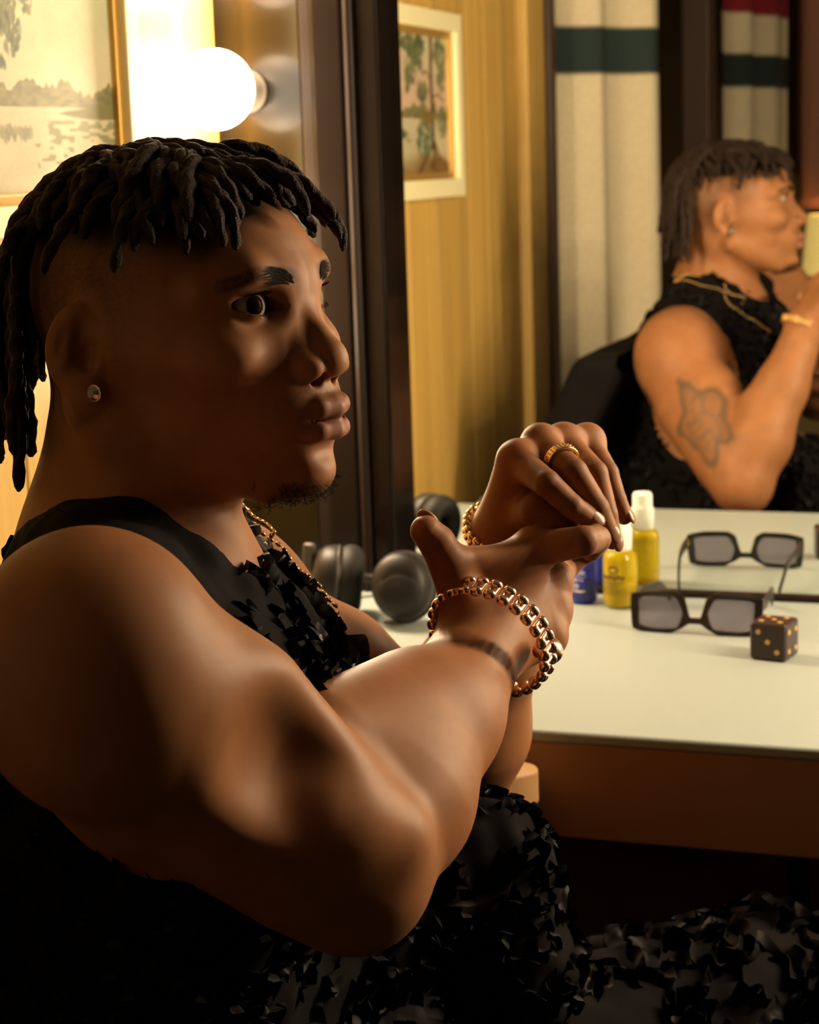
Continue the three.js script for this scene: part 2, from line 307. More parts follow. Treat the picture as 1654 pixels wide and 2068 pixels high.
const blueMap = printTex(256, 320, (c, w, h) => {
  c.fillStyle = 'rgba(225,220,240,1)'; marks(c, 70, 190, 70, 34, 0.12, 3); marks(c, 40, 216, 108, 22, 0.14, 5); marks(c, 30, 226, 140, 12, 0.2, 9); marks(c, 60, 196, 178, 22, 0.12, 17);
  c.strokeStyle = 'rgba(225,220,240,1)'; c.lineWidth = 6; c.beginPath(); c.arc(128, 232, 24, 0, 6.3); c.stroke(); c.fillRect(122, 220, 12, 24); c.fillStyle = 'rgba(232,222,190,1)'; marks(c, 40, 216, 296, 22, 0.14, 23);
});
const yellowMap = printTex(256, 320, (c, w, h) => {
  c.fillStyle = 'rgba(76,60,6,1)'; c.beginPath(); c.ellipse(140, 52, 44, 34, 0, 0, 6.3); c.fill(); c.fillStyle = 'rgba(190,160,20,1)'; c.beginPath(); c.ellipse(140, 56, 26, 16, 0, 0, 6.3); c.fill();
  c.fillStyle = 'rgba(76,60,6,1)'; marks(c, 30, 230, 140, 40, 0.12, 31); for (let i = 0; i < 6; i++) marks(c, 26, 226 - (i % 3) * 20, 172 + i * 21, 10, 0.25, 40 + i);
});
const printMat = t => std(lin(1, 1, 1), 0.5, { map: t, transparent: true, alphaTest: 0.4, side: THREE.DoubleSide });
const glassy = (c, d) => std(lin(1, 1, 1), 0.06, { transmission: 1, thickness: 0.03, ior: 1.36, attenuationColor: c, attenuationDistance: d });
const tinted = (c, tr) => std(c, 0.12, { transmission: tr, thickness: 0.03, ior: 1.36, attenuationColor: c, attenuationDistance: 0.05 });
const whiteCap = std(lin(0.80, 0.80, 0.74), 0.4);
bottle('toiletry_bottle', -0.5100, 0.0500, 0.0162, 0.062, tinted(lin(0.07, 0.10, 0.60), 0.65), 0.100, 'small clear blue bottle with white print under the fingertips', printMat(blueMap), whiteCap);
bottle('toiletry_bottle', -0.4640, 0.0620, 0.0193, 0.066, tinted(lin(0.70, 0.54, 0.008), 0.6), 0.109, 'small bottle of yellow liquid with a white cap beside the sunglasses', printMat(yellowMap), whiteCap);
bottle('toiletry_bottle', -0.5560, 0.0420, 0.0160, 0.060, glassy(lin(0.85, 0.83, 0.86), 0.08), 0.098, 'small colourless bottle half hidden behind the right hand', null, whiteCap);

{ // sunglasses, standing on the frame's lower edge, open, lenses towards the camera
  const g = thing('sunglasses', -0.359, TY, 0.172, -0.02);
  const lensShape = (s, k = 0) => { // s = -1 left, 1 right; k inset
    const sh = new THREE.Shape(); const X = x => s * x;
    const pts = [[0.0135 + k, 0.0085 + k * 0.8], [0.0215, 0.002 + k], [0.045, 0.0005 + k], [0.0635 - k, 0.0035 + k], [0.0655 - k * 1.2, 0.020], [0.0655 - k * 1.2, 0.0375 - k], [0.050, 0.0405 - k], [0.024, 0.0410 - k], [0.0155 + k, 0.0365 - k], [0.0105 + k, 0.022]];
    const c = new THREE.CatmullRomCurve3(pts.map(p => V(X(p[0]), p[1], 0)), true, 'catmullrom', 0.35).getPoints(70);
    return c.map(p => new THREE.Vector2(p.x, p.y));
  };
  const sh = new THREE.Shape(); // outer outline
  const out = [[-0.0675, 0.003], [-0.050, 0.0], [-0.026, 0.0006], [-0.014, 0.0062], [-0.0065, 0.0112], [0.0065, 0.0112], [0.014, 0.0062], [0.026, 0.0006], [0.050, 0.0], [0.0675, 0.003], [0.0700, 0.020], [0.0700, 0.0385], [0.050, 0.0430], [0.022, 0.0432], [0.0125, 0.0375], [0.0075, 0.0205], [0.0055, 0.0165], [-0.0055, 0.0165], [-0.0075, 0.0205], [-0.0125, 0.0375], [-0.022, 0.0432], [-0.050, 0.0430], [-0.0700, 0.0385], [-0.0700, 0.020]];
  sh.setFromPoints(new THREE.CatmullRomCurve3(out.map(p => V(p[0], p[1], 0)), true, 'catmullrom', 0.2).getPoints(160).map(p => new THREE.Vector2(p.x, p.y)));
  for (const s of [-1, 1]) { const h = new THREE.Path(); h.setFromPoints(lensShape(s, 0.0026)); sh.holes.push(h); }
  const curve = geo => { const p = geo.attributes.position; for (let i = 0; i < p.count; i++) { const x = p.getX(i), y = p.getY(i); p.setZ(i, p.getZ(i) - x * x * 1.1 - y * 0.16); } geo.computeVertexNormals(); return geo; };
  mesh('front_frame', curve(new THREE.ExtrudeGeometry(sh, { depth: 0.0035, bevelEnabled: true, bevelThickness: 0.0006, bevelSize: 0.0006, bevelSegments: 2 })), std(lin(0.008, 0.006, 0.006), 0.25), g);
  for (const s of [-1, 1]) {
    const ls = new THREE.Shape(lensShape(s, 0.0021));
    mesh('lens', curve(new THREE.ExtrudeGeometry(ls, { depth: 0.0012, bevelEnabled: false }).translate(0, 0, 0.001)), std(lin(0.54, 0.52, 0.59), 0.04, { transmission: 0.9, thickness: 0, ior: 1.5 }), g);
    const c = new THREE.CatmullRomCurve3([[s * 0.0685, 0.031, -0.009], [s * 0.0695, 0.031, -0.03], [s * 0.067, 0.030, -0.08], [s * 0.063, 0.026, -0.112], [s * 0.060, 0.012, -0.134], [s * 0.058, 0.003, -0.144]].map(p => V(...p)));
    const pos = [], n = 40, fr = c.computeFrenetFrames(n, false), idx = [];
    for (let i = 0; i <= n; i++) { const p = c.getPointAt(i / n), t = c.getTangentAt(i / n), side = V(1, 0, 0), up = V().crossVectors(t, side).normalize(); const hh = mix(0.0062, 0.0032, smooth(0.05, 0.7, i / n)), ww = 0.0014; if (up.y < 0) up.negate(); for (const [a, b] of [[-1, -1], [1, -1], [1, 1], [-1, 1]]) { const q = p.clone().addScaledVector(side, a * ww).addScaledVector(up, b * hh); pos.push(q.x, q.y, q.z); } }
    for (let i = 0; i < n; i++) for (let k = 0; k < 4; k++) { const a = i * 4 + k, b = i * 4 + (k + 1) % 4; idx.push(a, a + 4, b + 4, a, b + 4, b); } idx.push(0, 1, 2, 0, 2, 3, n * 4, n * 4 + 2, n * 4 + 1, n * 4, n * 4 + 3, n * 4 + 2);
    let tg = new THREE.BufferGeometry(); tg.setAttribute('position', new THREE.Float32BufferAttribute(pos, 3)); tg.setIndex(idx); tg = tg.toNonIndexed(); tg.computeVertexNormals();
    const tm = mesh('temple', tg, std(lin(0.02, 0.016, 0.013), 0.3), g);
    mesh('hinge_plate', rbox(0.002, 0.007, 0.008, s * 0.0672, 0.031, -0.016, 0.0008), M.jewel, tm);
  }
  g.rotation.x = 0; tag(g, 'black rectangular sunglasses standing open with grey-blue lenses', 'sunglasses');
}
{ // die
  const S = 0.0385, g = thing('die', -0.2649, TY, 0.2471, -0.209);
  const cube = mesh('cube', new RoundedBoxGeometry(S, S, S, 4, 0.0035).translate(0, S / 2, 0), std(lin(0.022, 0.010, 0.008), 0.35), g);
  const pip = new THREE.CylinderGeometry(0.0026, 0.0026, 0.0008, 24), q = 0.0098, pm = std(lin(0.62, 0.36, 0.10), 0.4, { metalness: 0.25 });
  const faces = { top: [[-q, -q], [q, -q], [0, 0], [-q, q], [q, q]], front: [[-q, q], [0, 0], [q, -q]], right: [[-q, q], [q, q], [0, 0], [-q, -q], [q, -q], [0, q]].slice(0, 4) };
  for (const [a, b] of faces.top) mesh('pip', pip.clone().translate(a, S, b), pm, g);
  for (const [a, b] of faces.front) mesh('pip', pip.clone().rotateX(Math.PI / 2).translate(a, S / 2 + b, S / 2), pm, g);
  for (const [a, b] of [[-q, q], [q, q], [-q, -q], [q, -q]]) mesh('pip', pip.clone().rotateZ(Math.PI / 2).translate(S / 2, S / 2 + b, a), pm, g);
  tag(g, 'dark brown die with gold pips, three facing front and five on top', 'die');
}

// ---------------------------------------------------------------- signed distance fields
const smin = (a, b, k) => { const h = k - Math.abs(a - b); return h > 0 ? Math.min(a, b) - h * h / (4 * k) : Math.min(a, b); };
const smax = (a, b, k) => -smin(-a, -b, k);
function ell(x, y, z, cx, cy, cz, rx, ry, rz) {
  x -= cx; y -= cy; z -= cz; const a = x / rx, b = y / ry, c = z / rz, k0 = Math.sqrt(a * a + b * b + c * c); if (k0 < 1e-6) return -Math.min(rx, ry, rz);
  const d = a / rx, e = b / ry, f = c / rz, k1 = Math.sqrt(d * d + e * e + f * f); return k0 * (k0 - 1) / k1;
}
function cap(x, y, z, ax, ay, az, bx, by, bz, ra, rb) {
  const dx = bx - ax, dy = by - ay, dz = bz - az; let t = ((x - ax) * dx + (y - ay) * dy + (z - az) * dz) / (dx * dx + dy * dy + dz * dz); t = t < 0 ? 0 : t > 1 ? 1 : t;
  const ex = x - ax - dx * t, ey = y - ay - dy * t, ez = z - az - dz * t; return Math.sqrt(ex * ex + ey * ey + ez * ez) - (ra + (rb - ra) * t);
}
const capv = (x, y, z, a, b, ra, rb) => cap(x, y, z, a[0], a[1], a[2], b[0], b[1], b[2], ra, rb);
// surface nets over a box, blocks far from the surface skipped; `skip` leaves out cells that another grid draws
function netSDF(f, lo, hi, cell, { skip = null, color = null, normalEps = 0.5 } = {}) {
  const n = [0, 1, 2].map(i => Math.ceil((hi[i] - lo[i]) / cell)), nx = n[0] + 1, ny = n[1] + 1, nz = n[2] + 1, B = 6;
  const val = new Float32Array(nx * ny * nz).fill(1e3), done = new Uint8Array(nx * ny * nz), at = (i, j, k) => (k * ny + j) * nx + i;
  const active = []; const half = B * cell * 0.5, diag = half * 1.7321 * 1.7 + cell * 2;
  for (let bk = 0; bk < n[2]; bk += B) for (let bj = 0; bj < n[1]; bj += B) for (let bi = 0; bi < n[0]; bi += B) {
    const d = f(lo[0] + bi * cell + half, lo[1] + bj * cell + half, lo[2] + bk * cell + half); if (Math.abs(d) > diag) continue;
    active.push([bi, bj, bk]);
    for (let k = bk; k <= Math.min(bk + B, n[2]); k++) for (let j = bj; j <= Math.min(bj + B, n[1]); j++) for (let i = bi; i <= Math.min(bi + B, n[0]); i++) { const q = at(i, j, k); if (!done[q]) { done[q] = 1; val[q] = f(lo[0] + i * cell, lo[1] + j * cell, lo[2] + k * cell); } }
  }
  const vid = new Int32Array(nx * ny * nz).fill(-1), pos = [], idx = [];
  const E = [[0, 0, 0, 1, 0, 0], [0, 1, 0, 1, 1, 0], [0, 0, 1, 1, 0, 1], [0, 1, 1, 1, 1, 1], [0, 0, 0, 0, 1, 0], [1, 0, 0, 1, 1, 0], [0, 0, 1, 0, 1, 1], [1, 0, 1, 1, 1, 1], [0, 0, 0, 0, 0, 1], [1, 0, 0, 1, 0, 1], [0, 1, 0, 0, 1, 1], [1, 1, 0, 1, 1, 1]];
  for (const [bi, bj, bk] of active) for (let k = bk; k < Math.min(bk + B, n[2]); k++) for (let j = bj; j < Math.min(bj + B, n[1]); j++) for (let i = bi; i < Math.min(bi + B, n[0]); i++) {
    if (skip && skip(lo[0] + (i + 0.5) * cell, lo[1] + (j + 0.5) * cell, lo[2] + (k + 0.5) * cell)) continue;
    let sx = 0, sy = 0, sz = 0, c = 0;
    for (const e of E) { const a = val[at(i + e[0], j + e[1], k + e[2])], b = val[at(i + e[3], j + e[4], k + e[5])]; if ((a < 0) !== (b < 0)) { const t = a / (a - b); sx += e[0] + (e[3] - e[0]) * t; sy += e[1] + (e[4] - e[1]) * t; sz += e[2] + (e[5] - e[2]) * t; c++; } }
    if (!c) continue; vid[at(i, j, k)] = pos.length / 3; pos.push(lo[0] + (i + sx / c) * cell, lo[1] + (j + sy / c) * cell, lo[2] + (k + sz / c) * cell);
  }
  const quad = (a, b, c, d, flip) => { if (a < 0 || b < 0 || c < 0 || d < 0) return; if (flip) idx.push(a, c, b, a, d, c); else idx.push(a, b, c, a, c, d); };
  for (const [bi, bj, bk] of active) for (let k = bk; k < Math.min(bk + B, n[2]); k++) for (let j = bj; j < Math.min(bj + B, n[1]); j++) for (let i = bi; i < Math.min(bi + B, n[0]); i++) {
    const s = val[at(i, j, k)] < 0;
    if (j > 0 && k > 0 && s !== (val[at(i + 1, j, k)] < 0)) quad(vid[at(i, j - 1, k - 1)], vid[at(i, j, k - 1)], vid[at(i, j, k)], vid[at(i, j - 1, k)], !s);
    if (i > 0 && k > 0 && s !== (val[at(i, j + 1, k)] < 0)) quad(vid[at(i - 1, j, k - 1)], vid[at(i - 1, j, k)], vid[at(i, j, k)], vid[at(i, j, k - 1)], !s);
    if (i > 0 && j > 0 && s !== (val[at(i, j, k + 1)] < 0)) quad(vid[at(i - 1, j - 1, k)], vid[at(i, j - 1, k)], vid[at(i, j, k)], vid[at(i - 1, j, k)], !s);
  }
  const nor = new Float32Array(pos.length), e = cell * normalEps, col = color ? new Float32Array(pos.length) : null;
  for (let v = 0; v < pos.length; v += 3) {
    let x = pos[v], y = pos[v + 1], z = pos[v + 2];
    let gx = f(x + e, y, z) - f(x - e, y, z), gy = f(x, y + e, z) - f(x, y - e, z), gz = f(x, y, z + e) - f(x, y, z - e); const l = Math.hypot(gx, gy, gz) || 1; gx /= l; gy /= l; gz /= l;
    nor[v] = gx; nor[v + 1] = gy; nor[v + 2] = gz;
    if (col) { const c = color(x, y, z, gx, gy, gz); col[v] = c[0]; col[v + 1] = c[1]; col[v + 2] = c[2]; }
  }
  const g = new THREE.BufferGeometry(); g.setAttribute('position', new THREE.Float32BufferAttribute(pos, 3)); g.setAttribute('normal', new THREE.BufferAttribute(nor, 3)); if (col) g.setAttribute('color', new THREE.BufferAttribute(col, 3)); g.setIndex(idx);
  const uvs = new Float32Array(pos.length / 3 * 2); for (let v = 0, w = 0; v < pos.length; v += 3) { uvs[w++] = (pos[v] * 0.8 + pos[v + 2]) * 14; uvs[w++] = (pos[v + 1] + 0.35 * (pos[v] - pos[v + 2])) * 14; } g.setAttribute('uv', new THREE.BufferAttribute(uvs, 2)); return g;
}

// ---------------------------------------------------------------- the seated man: joints
const HO = [-0.5193, 1.140, 1.0505], HY = 0.185;                    // head origin between the ears, turn
const hc = Math.cos(HY), hs = Math.sin(HY);
const toHead = (x, y, z) => { x -= HO[0]; y -= HO[1]; z -= HO[2]; return [(x * hc + z * hs) * 100, y * 100, (-x * hs + z * hc) * 100]; };
const fromHead = (x, y, z) => V(HO[0] + (x * hc - z * hs) / 100, HO[1] + y / 100, HO[2] + (x * hs + z * hc) / 100);
const J = {
  RS: [-0.4817, 0.9920, 1.2480], RE: [-0.3847, 0.8340, 1.1335], RW: [-0.3616, 0.9272, 0.9242],
  LS: [-0.580, 0.925, 0.885], LE: [-0.453, 0.742, 0.738], LW: [-0.3686, 0.9747, 0.8204],
};
const RIDX = [[-0.3351, 0.9815, 0.8958], [-0.2987, 0.9903, 0.9029], [-0.2936, 0.9881, 0.8843], [-0.3014, 0.9773, 0.8697]];
const HAND = {
  L: { wrist: J.LW, index: [[-0.3554, 1.0361, 0.8598], [-0.3268, 1.0264, 0.8895], [-0.3105, 1.0107, 0.8869], [-0.2998, 1.0004, 0.8776]], middle: [[-0.3454, 1.0449, 0.8363], [-0.3132, 1.0308, 0.8688], [-0.2970, 1.0066, 0.8700], [-0.2910, 0.9888, 0.8628]], ring: [[-0.3333, 1.0432, 0.8163], [-0.3036, 1.0267, 0.8469], [-0.2953, 0.9987, 0.8495], [-0.2920, 0.9799, 0.8466]], pinky: [[-0.3208, 1.0407, 0.7963], [-0.3017, 1.0221, 0.8170], [-0.2946, 1.0041, 0.8212], [-0.2896, 0.9916, 0.8187]], thumb: [[-0.3609, 0.9944, 0.8462], [-0.3387, 1.0055, 0.8740], [-0.3243, 0.9959, 0.8762], [-0.3147, 0.9824, 0.8594]] },
  R: { wrist: J.RW, index: RIDX, middle: [[-0.3287, 0.9543, 0.8719], [-0.3332, 0.9543, 0.8304], [-0.3223, 0.9633, 0.8195], [-0.3145, 0.9662, 0.8216]], ring: [[-0.3272, 0.9352, 0.8805], [-0.3419, 0.9345, 0.8406], [-0.3541, 0.9474, 0.8390], [-0.3569, 0.9528, 0.8443]], pinky: [[-0.3266, 0.9202, 0.8961], [-0.3404, 0.9207, 0.8610], [-0.3530, 0.9322, 0.8578], [-0.3558, 0.9384, 0.8629]], thumb: [[-0.3712, 0.9469, 0.9366], [-0.3810, 0.9825, 0.9460], [-0.3860, 0.9959, 0.9516], [-0.3918, 1.0046, 0.9562]] },
};
const RAD = { index: [0.0113, 0.0094, 0.0083, 0.0071], middle: [0.0116, 0.0098, 0.0086, 0.0073], ring: [0.0110, 0.0092, 0.0080, 0.0069], pinky: [0.0098, 0.0081, 0.0072, 0.0063], thumb: [0.0145, 0.0122, 0.0110, 0.0096] };

// head, in centimetres, x forward, y up, z to his right
const EYE = [7.42, 2.40, 3.15], ER = 1.22;
function earD(x, y, az) {
  if (az < 4.5 || x < -6.5 || x > 2.5 || y < -5 || y > 5) return 9;
  const ca = 0.84, sa = 0.543; let lx = x + 1.1, lz = az - 7.15, ex = lx * ca - lz * sa, ez = lx * sa + lz * ca, ey = y - 0.05;  // plate swings out to the back
  const ct = 0.966, st = 0.259; const px = ex * ct - ey * st, py = ex * st + ey * ct;                                       // and leans back
  let d = ell(px, py, ez, -0.75, 0.15, 0.25, 1.85, 2.65, 0.62);
  d = smax(d, -ell(px, py, ez, -0.62, 0.25, 1.02, 1.36, 2.0, 0.72), 0.25);
  d = smin(d, cap(px, py, ez, -1.35, 1.4, 0.35, -1.25, -0.9, 0.42, 0.30, 0.34), 0.45);      // antihelix
  d = smax(d, -ell(px, py, ez, 0.05, -0.35, 0.75, 0.85, 1.1, 0.85), 0.3);                    // concha
  d = smin(d, ell(px, py, ez, 0.85, -0.35, 0.35, 0.42, 0.62, 0.42), 0.35);                   // tragus
  d = smin(d, ell(px, py, ez, 0.25, -2.45, 0.32, 0.85, 0.85, 0.42), 0.45);                   // lobe
  return d;
}
function headD(x, y, z) {
  const az = Math.abs(z);
  let d = ell(x, y, z, -0.2, 3.2, 0, 9.95, 7.75, 7.45);
  if (d > 6 && ell(x, y, z, 3, -3, 0, 10, 8, 7.5) > 6) return Math.min(d, 6);
  d = smin(d, ell(x, y, z, 2.6, -2.0, 0, 7.5, 7.2, 6.15), 2.4);
  d = smin(d, cap(x, y, az, -0.1, -4.4, 5.35, 7.4, -8.1, 1.7, 1.45, 1.55), 1.7);
  d = smin(d, ell(x, y, z, 9.0, -7.75, 0, 1.85, 1.65, 2.1), 1.1);
  d = smin(d, ell(x, y, z, 4.2, -6.6, 0, 5.0, 2.2, 4.0), 1.4);
  d = smin(d, ell(x, y, z, 8.1, -4.0, 0, 3.1, 2.9, 3.3), 1.8);
  d = smin(d, ell(x, y, az, 6.7, -0.55, 4.45, 2.2, 1.7, 1.9), 1.2);
  d = smin(d, cap(x, y, az, 5.6, -0.5, 4.9, 1.0, 0.0, 6.1, 0.9, 0.7), 2.2);
  d = smin(d, cap(x, y, az, 8.65, 3.8, 0.6, 7.85, 4.2, 3.4, 0.95, 0.92), 1.1);
  d = smin(d, cap(x, y, az, 7.85, 4.2, 3.4, 6.0, 3.5, 5.4, 0.92, 0.85), 1.1);
  d = smax(d, -ell(x, y, az, 9.75, 2.3, 3.65, 2.15, 1.10, 1.5), 0.9);                      // socket
  d = smin(d, Math.hypot(x - EYE[0], y - EYE[1], az - EYE[2]) - 1.34, 0.40);                 // lids over the ball
  // opening between the lids
  if (x > 6.6 && Math.abs(az - EYE[2]) < 2 && Math.abs(y - EYE[1]) < 1.5) {
    const t = (az - EYE[2] - 0.10) / 1.5, q = Math.max(0, 1 - t * t), yc = EYE[1] + 0.14 * t;
    const o = Math.max(y - yc - 0.66 * Math.pow(q, 0.6), yc - 0.46 * Math.pow(q, 0.7) - y, Math.abs(t) * 1.4 - 1.4);
    d = smax(d, -Math.max(o, 7.2 - x), 0.10);
  }
  // nose
  d = smin(d, cap(x, y, z, 8.75, 2.7, 0, 11.0, -0.4, 0, 0.56, 0.82), 0.6);
  d = smin(d, cap(x, y, az, 8.5, 1.7, 0.7, 10.0, -0.7, 1.05, 0.6, 0.75), 0.6);
  d = smin(d, ell(x, y, z, 11.15, -1.0, 0, 1.1, 1.06, 1.2), 0.55);
  d = smin(d, ell(x, y, az, 10.4, -1.35, 1.42, 1.12, 0.86, 0.86), 0.42);
  d = smax(d, -ell(x, y, az, 10.75, -2.0, 0.95, 0.86, 0.52, 0.50), 0.2);
  // mouth
  const tl = Math.min(1, az / 2.7);
  let lp = smin(cap(x, y, az, 11.25, -3.78, 0, 10.95, -3.74, 1.1, 0.76, 0.66), cap(x, y, az, 10.95, -3.74, 1.1, 9.6, -4.42, 2.6, 0.66, 0.20), 0.2);
  d = smin(d, lp, 0.30);
  lp = smin(cap(x, y, az, 11.08, -5.2, 0, 10.82, -5.15, 1.1, 0.86, 0.72), cap(x, y, az, 10.82, -5.15, 1.1, 9.6, -4.62, 2.5, 0.72, 0.20), 0.2);
  d = smin(d, lp, 0.30);
  d = smax(d, -cap(x, y, az, 12.3, -4.44, 0, 9.5, -4.53, 2.75, 0.14, 0.08), 0.20);
  d = smax(d, -cap(x, y, z, 11.75, -2.5, 0, 12.1, -3.1, 0, 0.2, 0.2), 0.4);                // philtrum
  d = smax(d, -ell(x, y, z, 11.35, -6.45, 0, 0.8, 0.55, 1.9), 0.7);
  d = smin(d, earD(x, y, az), 0.35);
  return d;
}
const TF = [0.958, -0.05, -0.28], TU = [0.267, 0.196, 0.942];                                // torso forward and rightwards
const TUP = [0.02, 0.978, -0.2];
function torsoEll(x, y, z, c, a, b, w) { x -= c[0]; y -= c[1]; z -= c[2]; return ell(x * TF[0] + y * TF[1] + z * TF[2], x * TUP[0] + y * TUP[1] + z * TUP[2], x * TU[0] + y * TU[1] + z * TU[2], 0, 0, 0, a, b, w); }
function trunkD(x, y, z) {
  if (y > 1.12) return y - 1.06;
  let d = torsoEll(x, y, z, [-0.548, 0.865, 1.060], 0.118, 0.165, 0.172);
  d = smin(d, torsoEll(x, y, z, [-0.575, 0.66, 1.035], 0.118, 0.17, 0.150), 0.06);
  d = smin(d, torsoEll(x, y, z, [-0.615, 0.51, 1.03], 0.13, 0.13, 0.18), 0.06);
  d = smin(d, capv(x, y, z, [-0.475, 0.905, 1.115], [-0.470, 0.90, 1.165], 0.052, 0.046), 0.05); // pectorals
  d = smin(d, capv(x, y, z, [-0.490, 0.88, 0.985], [-0.520, 0.87, 0.935], 0.052, 0.046), 0.05);
  d = smin(d, capv(x, y, z, [-0.558, 1.010, 1.075], [-0.500, 0.997, 1.215], 0.038, 0.038), 0.05); // trapezius
  d = smin(d, capv(x, y, z, [-0.565, 1.005, 1.045], [-0.590, 0.945, 0.915], 0.038, 0.038), 0.05);
  return d;
}
function neckD(x, y, z) {
  let d = capv(x, y, z, [-0.550, 1.110, 1.060], [-0.570, 0.985, 1.062], 0.046, 0.056);
  d = smin(d, capv(x, y, z, [-0.548, 1.105, 1.108], [-0.490, 0.995, 1.078], 0.015, 0.014), 0.02);
  d = smin(d, capv(x, y, z, [-0.548, 1.105, 1.012], [-0.500, 0.985, 1.045], 0.015, 0.014), 0.02);
  d = smin(d, capv(x, y, z, [-0.508, 1.065, 1.062], [-0.500, 1.005, 1.062], 0.018, 0.02), 0.03);
  return d;
}
const lerp3 = (a, b, t) => [mix(a[0], b[0], t), mix(a[1], b[1], t), mix(a[2], b[2], t)];
const off3 = (a, x, y, z) => [a[0] + x, a[1] + y, a[2] + z];
function armD(x, y, z, S, E, W, side) {
  const far = Math.min(capv(x, y, z, S, E, 0.10, 0.09), capv(x, y, z, E, W, 0.09, 0.05)); if (far > 0.05) return far;
  let d = capv(x, y, z, S, E, 0.058, 0.046);
  d = smin(d, ell(x, y, z, S[0] + 0.004, S[1] - 0.012, S[2] + side * 0.008, 0.066, 0.074, 0.060), 0.03);               // deltoid
  const b0 = off3(lerp3(S, E, 0.42), 0.014, 0.018, 0), b1 = off3(lerp3(S, E, 0.80), 0.010, 0.012, 0);
  d = smin(d, capv(x, y, z, b0, b1, 0.047, 0.040), 0.03);                                   // biceps
  const t0 = off3(lerp3(S, E, 0.35), -0.018, -0.02, 0), t1 = off3(lerp3(S, E, 0.8), -0.008, -0.012, 0);
  d = smin(d, capv(x, y, z, t0, t1, 0.047, 0.036), 0.03);                                   // triceps
  const m = lerp3(E, W, 0.28), m2 = lerp3(E, W, 0.62);
  let f = capv(x, y, z, E, m, 0.041, 0.046); f = smin(f, capv(x, y, z, m, m2, 0.046, 0.0375), 0.02); f = smin(f, capv(x, y, z, m2, W, 0.0375, 0.0290), 0.02);
  f = smin(f, capv(x, y, z, off3(E, 0.0, 0.02, 0.0), off3(lerp3(E, W, 0.4), -0.012, 0.012, 0.006), 0.034, 0.038), 0.025);   // brachioradialis
  if (side > 0) { f = smin(f, capv(x, y, z, [-0.4098, 0.9051, 1.1068], [-0.3883, 0.9071, 1.0236], 0.034, 0.030), 0.03); }
  d = smin(d, f, 0.014);
  if (side > 0) {   // hollow at the bend of the elbow and the tendon beside it
    d = smax(d, -inBall(x, y, z, [-0.3678, 0.9311, 1.2217], 0.0425), 0.03);
    d = smin(d, capv(x, y, z, [-0.3828, 0.8896, 1.1812], [-0.3530, 0.8642, 1.1435], 0.010, 0.014), 0.025);
  }
  return d;
}
function handD(x, y, z, H, right) {
  const W = H.wrist; if (Math.hypot(x - W[0], y - W[1], z - W[2]) > 0.20) return 0.1;
  let d = 1; const F = ['index', 'middle', 'ring', 'pinky'];
  F.forEach((n, i) => { const m = H[n][0], w = [W[0] + (i - 1.5) * (right ? 0.000 : 0.007), W[1] + (right ? (1.5 - i) * 0.007 : 0), W[2] + (i - 1.5) * (right ? 0.002 : -0.006)]; d = smin(d, capv(x, y, z, w, m, 0.0215, 0.0135), 0.014); });
  const th = H.thumb; d = smin(d, capv(x, y, z, lerp3(W, th[0], 0.4), th[0], 0.022, 0.0165), 0.014);
  d = smin(d, capv(x, y, z, th[0], H.index[0], 0.013, 0.011), 0.012);                       // thumb muscle and web
  if (right) d = smin(d, capv(x, y, z, th[1], lerp3(th[0], H.index[0], 0.85), 0.010, 0.010), 0.014);
  let fd = 1;
  for (const n of [...F, 'thumb']) {
    const p = H[n], r = right ? RAD[n].map(q => q * 1.1) : RAD[n]; let c = capv(x, y, z, p[0], p[1], r[0], r[1]);
    c = smin(c, capv(x, y, z, p[1], p[2], r[1], r[2]), 0.0012); c = smin(c, capv(x, y, z, p[2], p[3], r[2], r[3]), 0.0012);
    if (n !== 'thumb') c = smin(c, Math.hypot(x - p[0][0], y - p[0][1] - 0.003, z - p[0][2]) - r[0] * 0.98, 0.003);
    fd = smin(fd, c, 0.0016);
  }
  return smin(d, fd, 0.006);
}
function inBall(x, y, z, c, r) { return Math.hypot(x - c[0], y - c[1], z - c[2]) - r; }
const midR = lerp3(J.RS, J.RE, 0.5), midL = lerp3(J.LS, J.LE, 0.5);
function bodyD(x, y, z) {
  const h = inBall(x, y, z, HO, 0.17); let dh = h;
  if (h < 0.05) { const q = toHead(x, y, z); dh = headD(q[0], q[1], q[2]) / 100; }
  let d = smin(smin(trunkD(x, y, z), neckD(x, y, z), 0.035), dh, 0.022);
  let bR = inBall(x, y, z, J.RE, 0.40), bL = inBall(x, y, z, J.LE, 0.40);
  if (bR < 0.05) { let a = armD(x, y, z, J.RS, J.RE, J.RW, 1); const hb = inBall(x, y, z, J.RW, 0.15); if (hb < 0.04) a = smin(a, handD(x, y, z, HAND.R, true), 0.012); bR = a; }
  if (bL < 0.05) { let a = armD(x, y, z, J.LS, J.LE, J.LW, -1); const hb = inBall(x, y, z, J.LW, 0.15); if (hb < 0.04) a = smin(a, handD(x, y, z, HAND.L, false), 0.012); bL = a; }
  const nearR = smooth(0.16, 0.08, Math.hypot(x - J.RS[0], y - J.RS[1], z - J.RS[2])), nearL = smooth(0.16, 0.08, Math.hypot(x - J.LS[0], y - J.LS[1], z - J.LS[2]));
  d = smin(d, bR, 0.004 + 0.045 * nearR); d = smin(d, bL, 0.004 + 0.045 * nearL);
  return d;
}
const HEADBOX = [[-0.64, 1.012, 0.955], [-0.36, 1.285, 1.165]], HANDBOX = [[-0.425, 0.885, 0.765], [-0.255, 1.075, 0.985]];
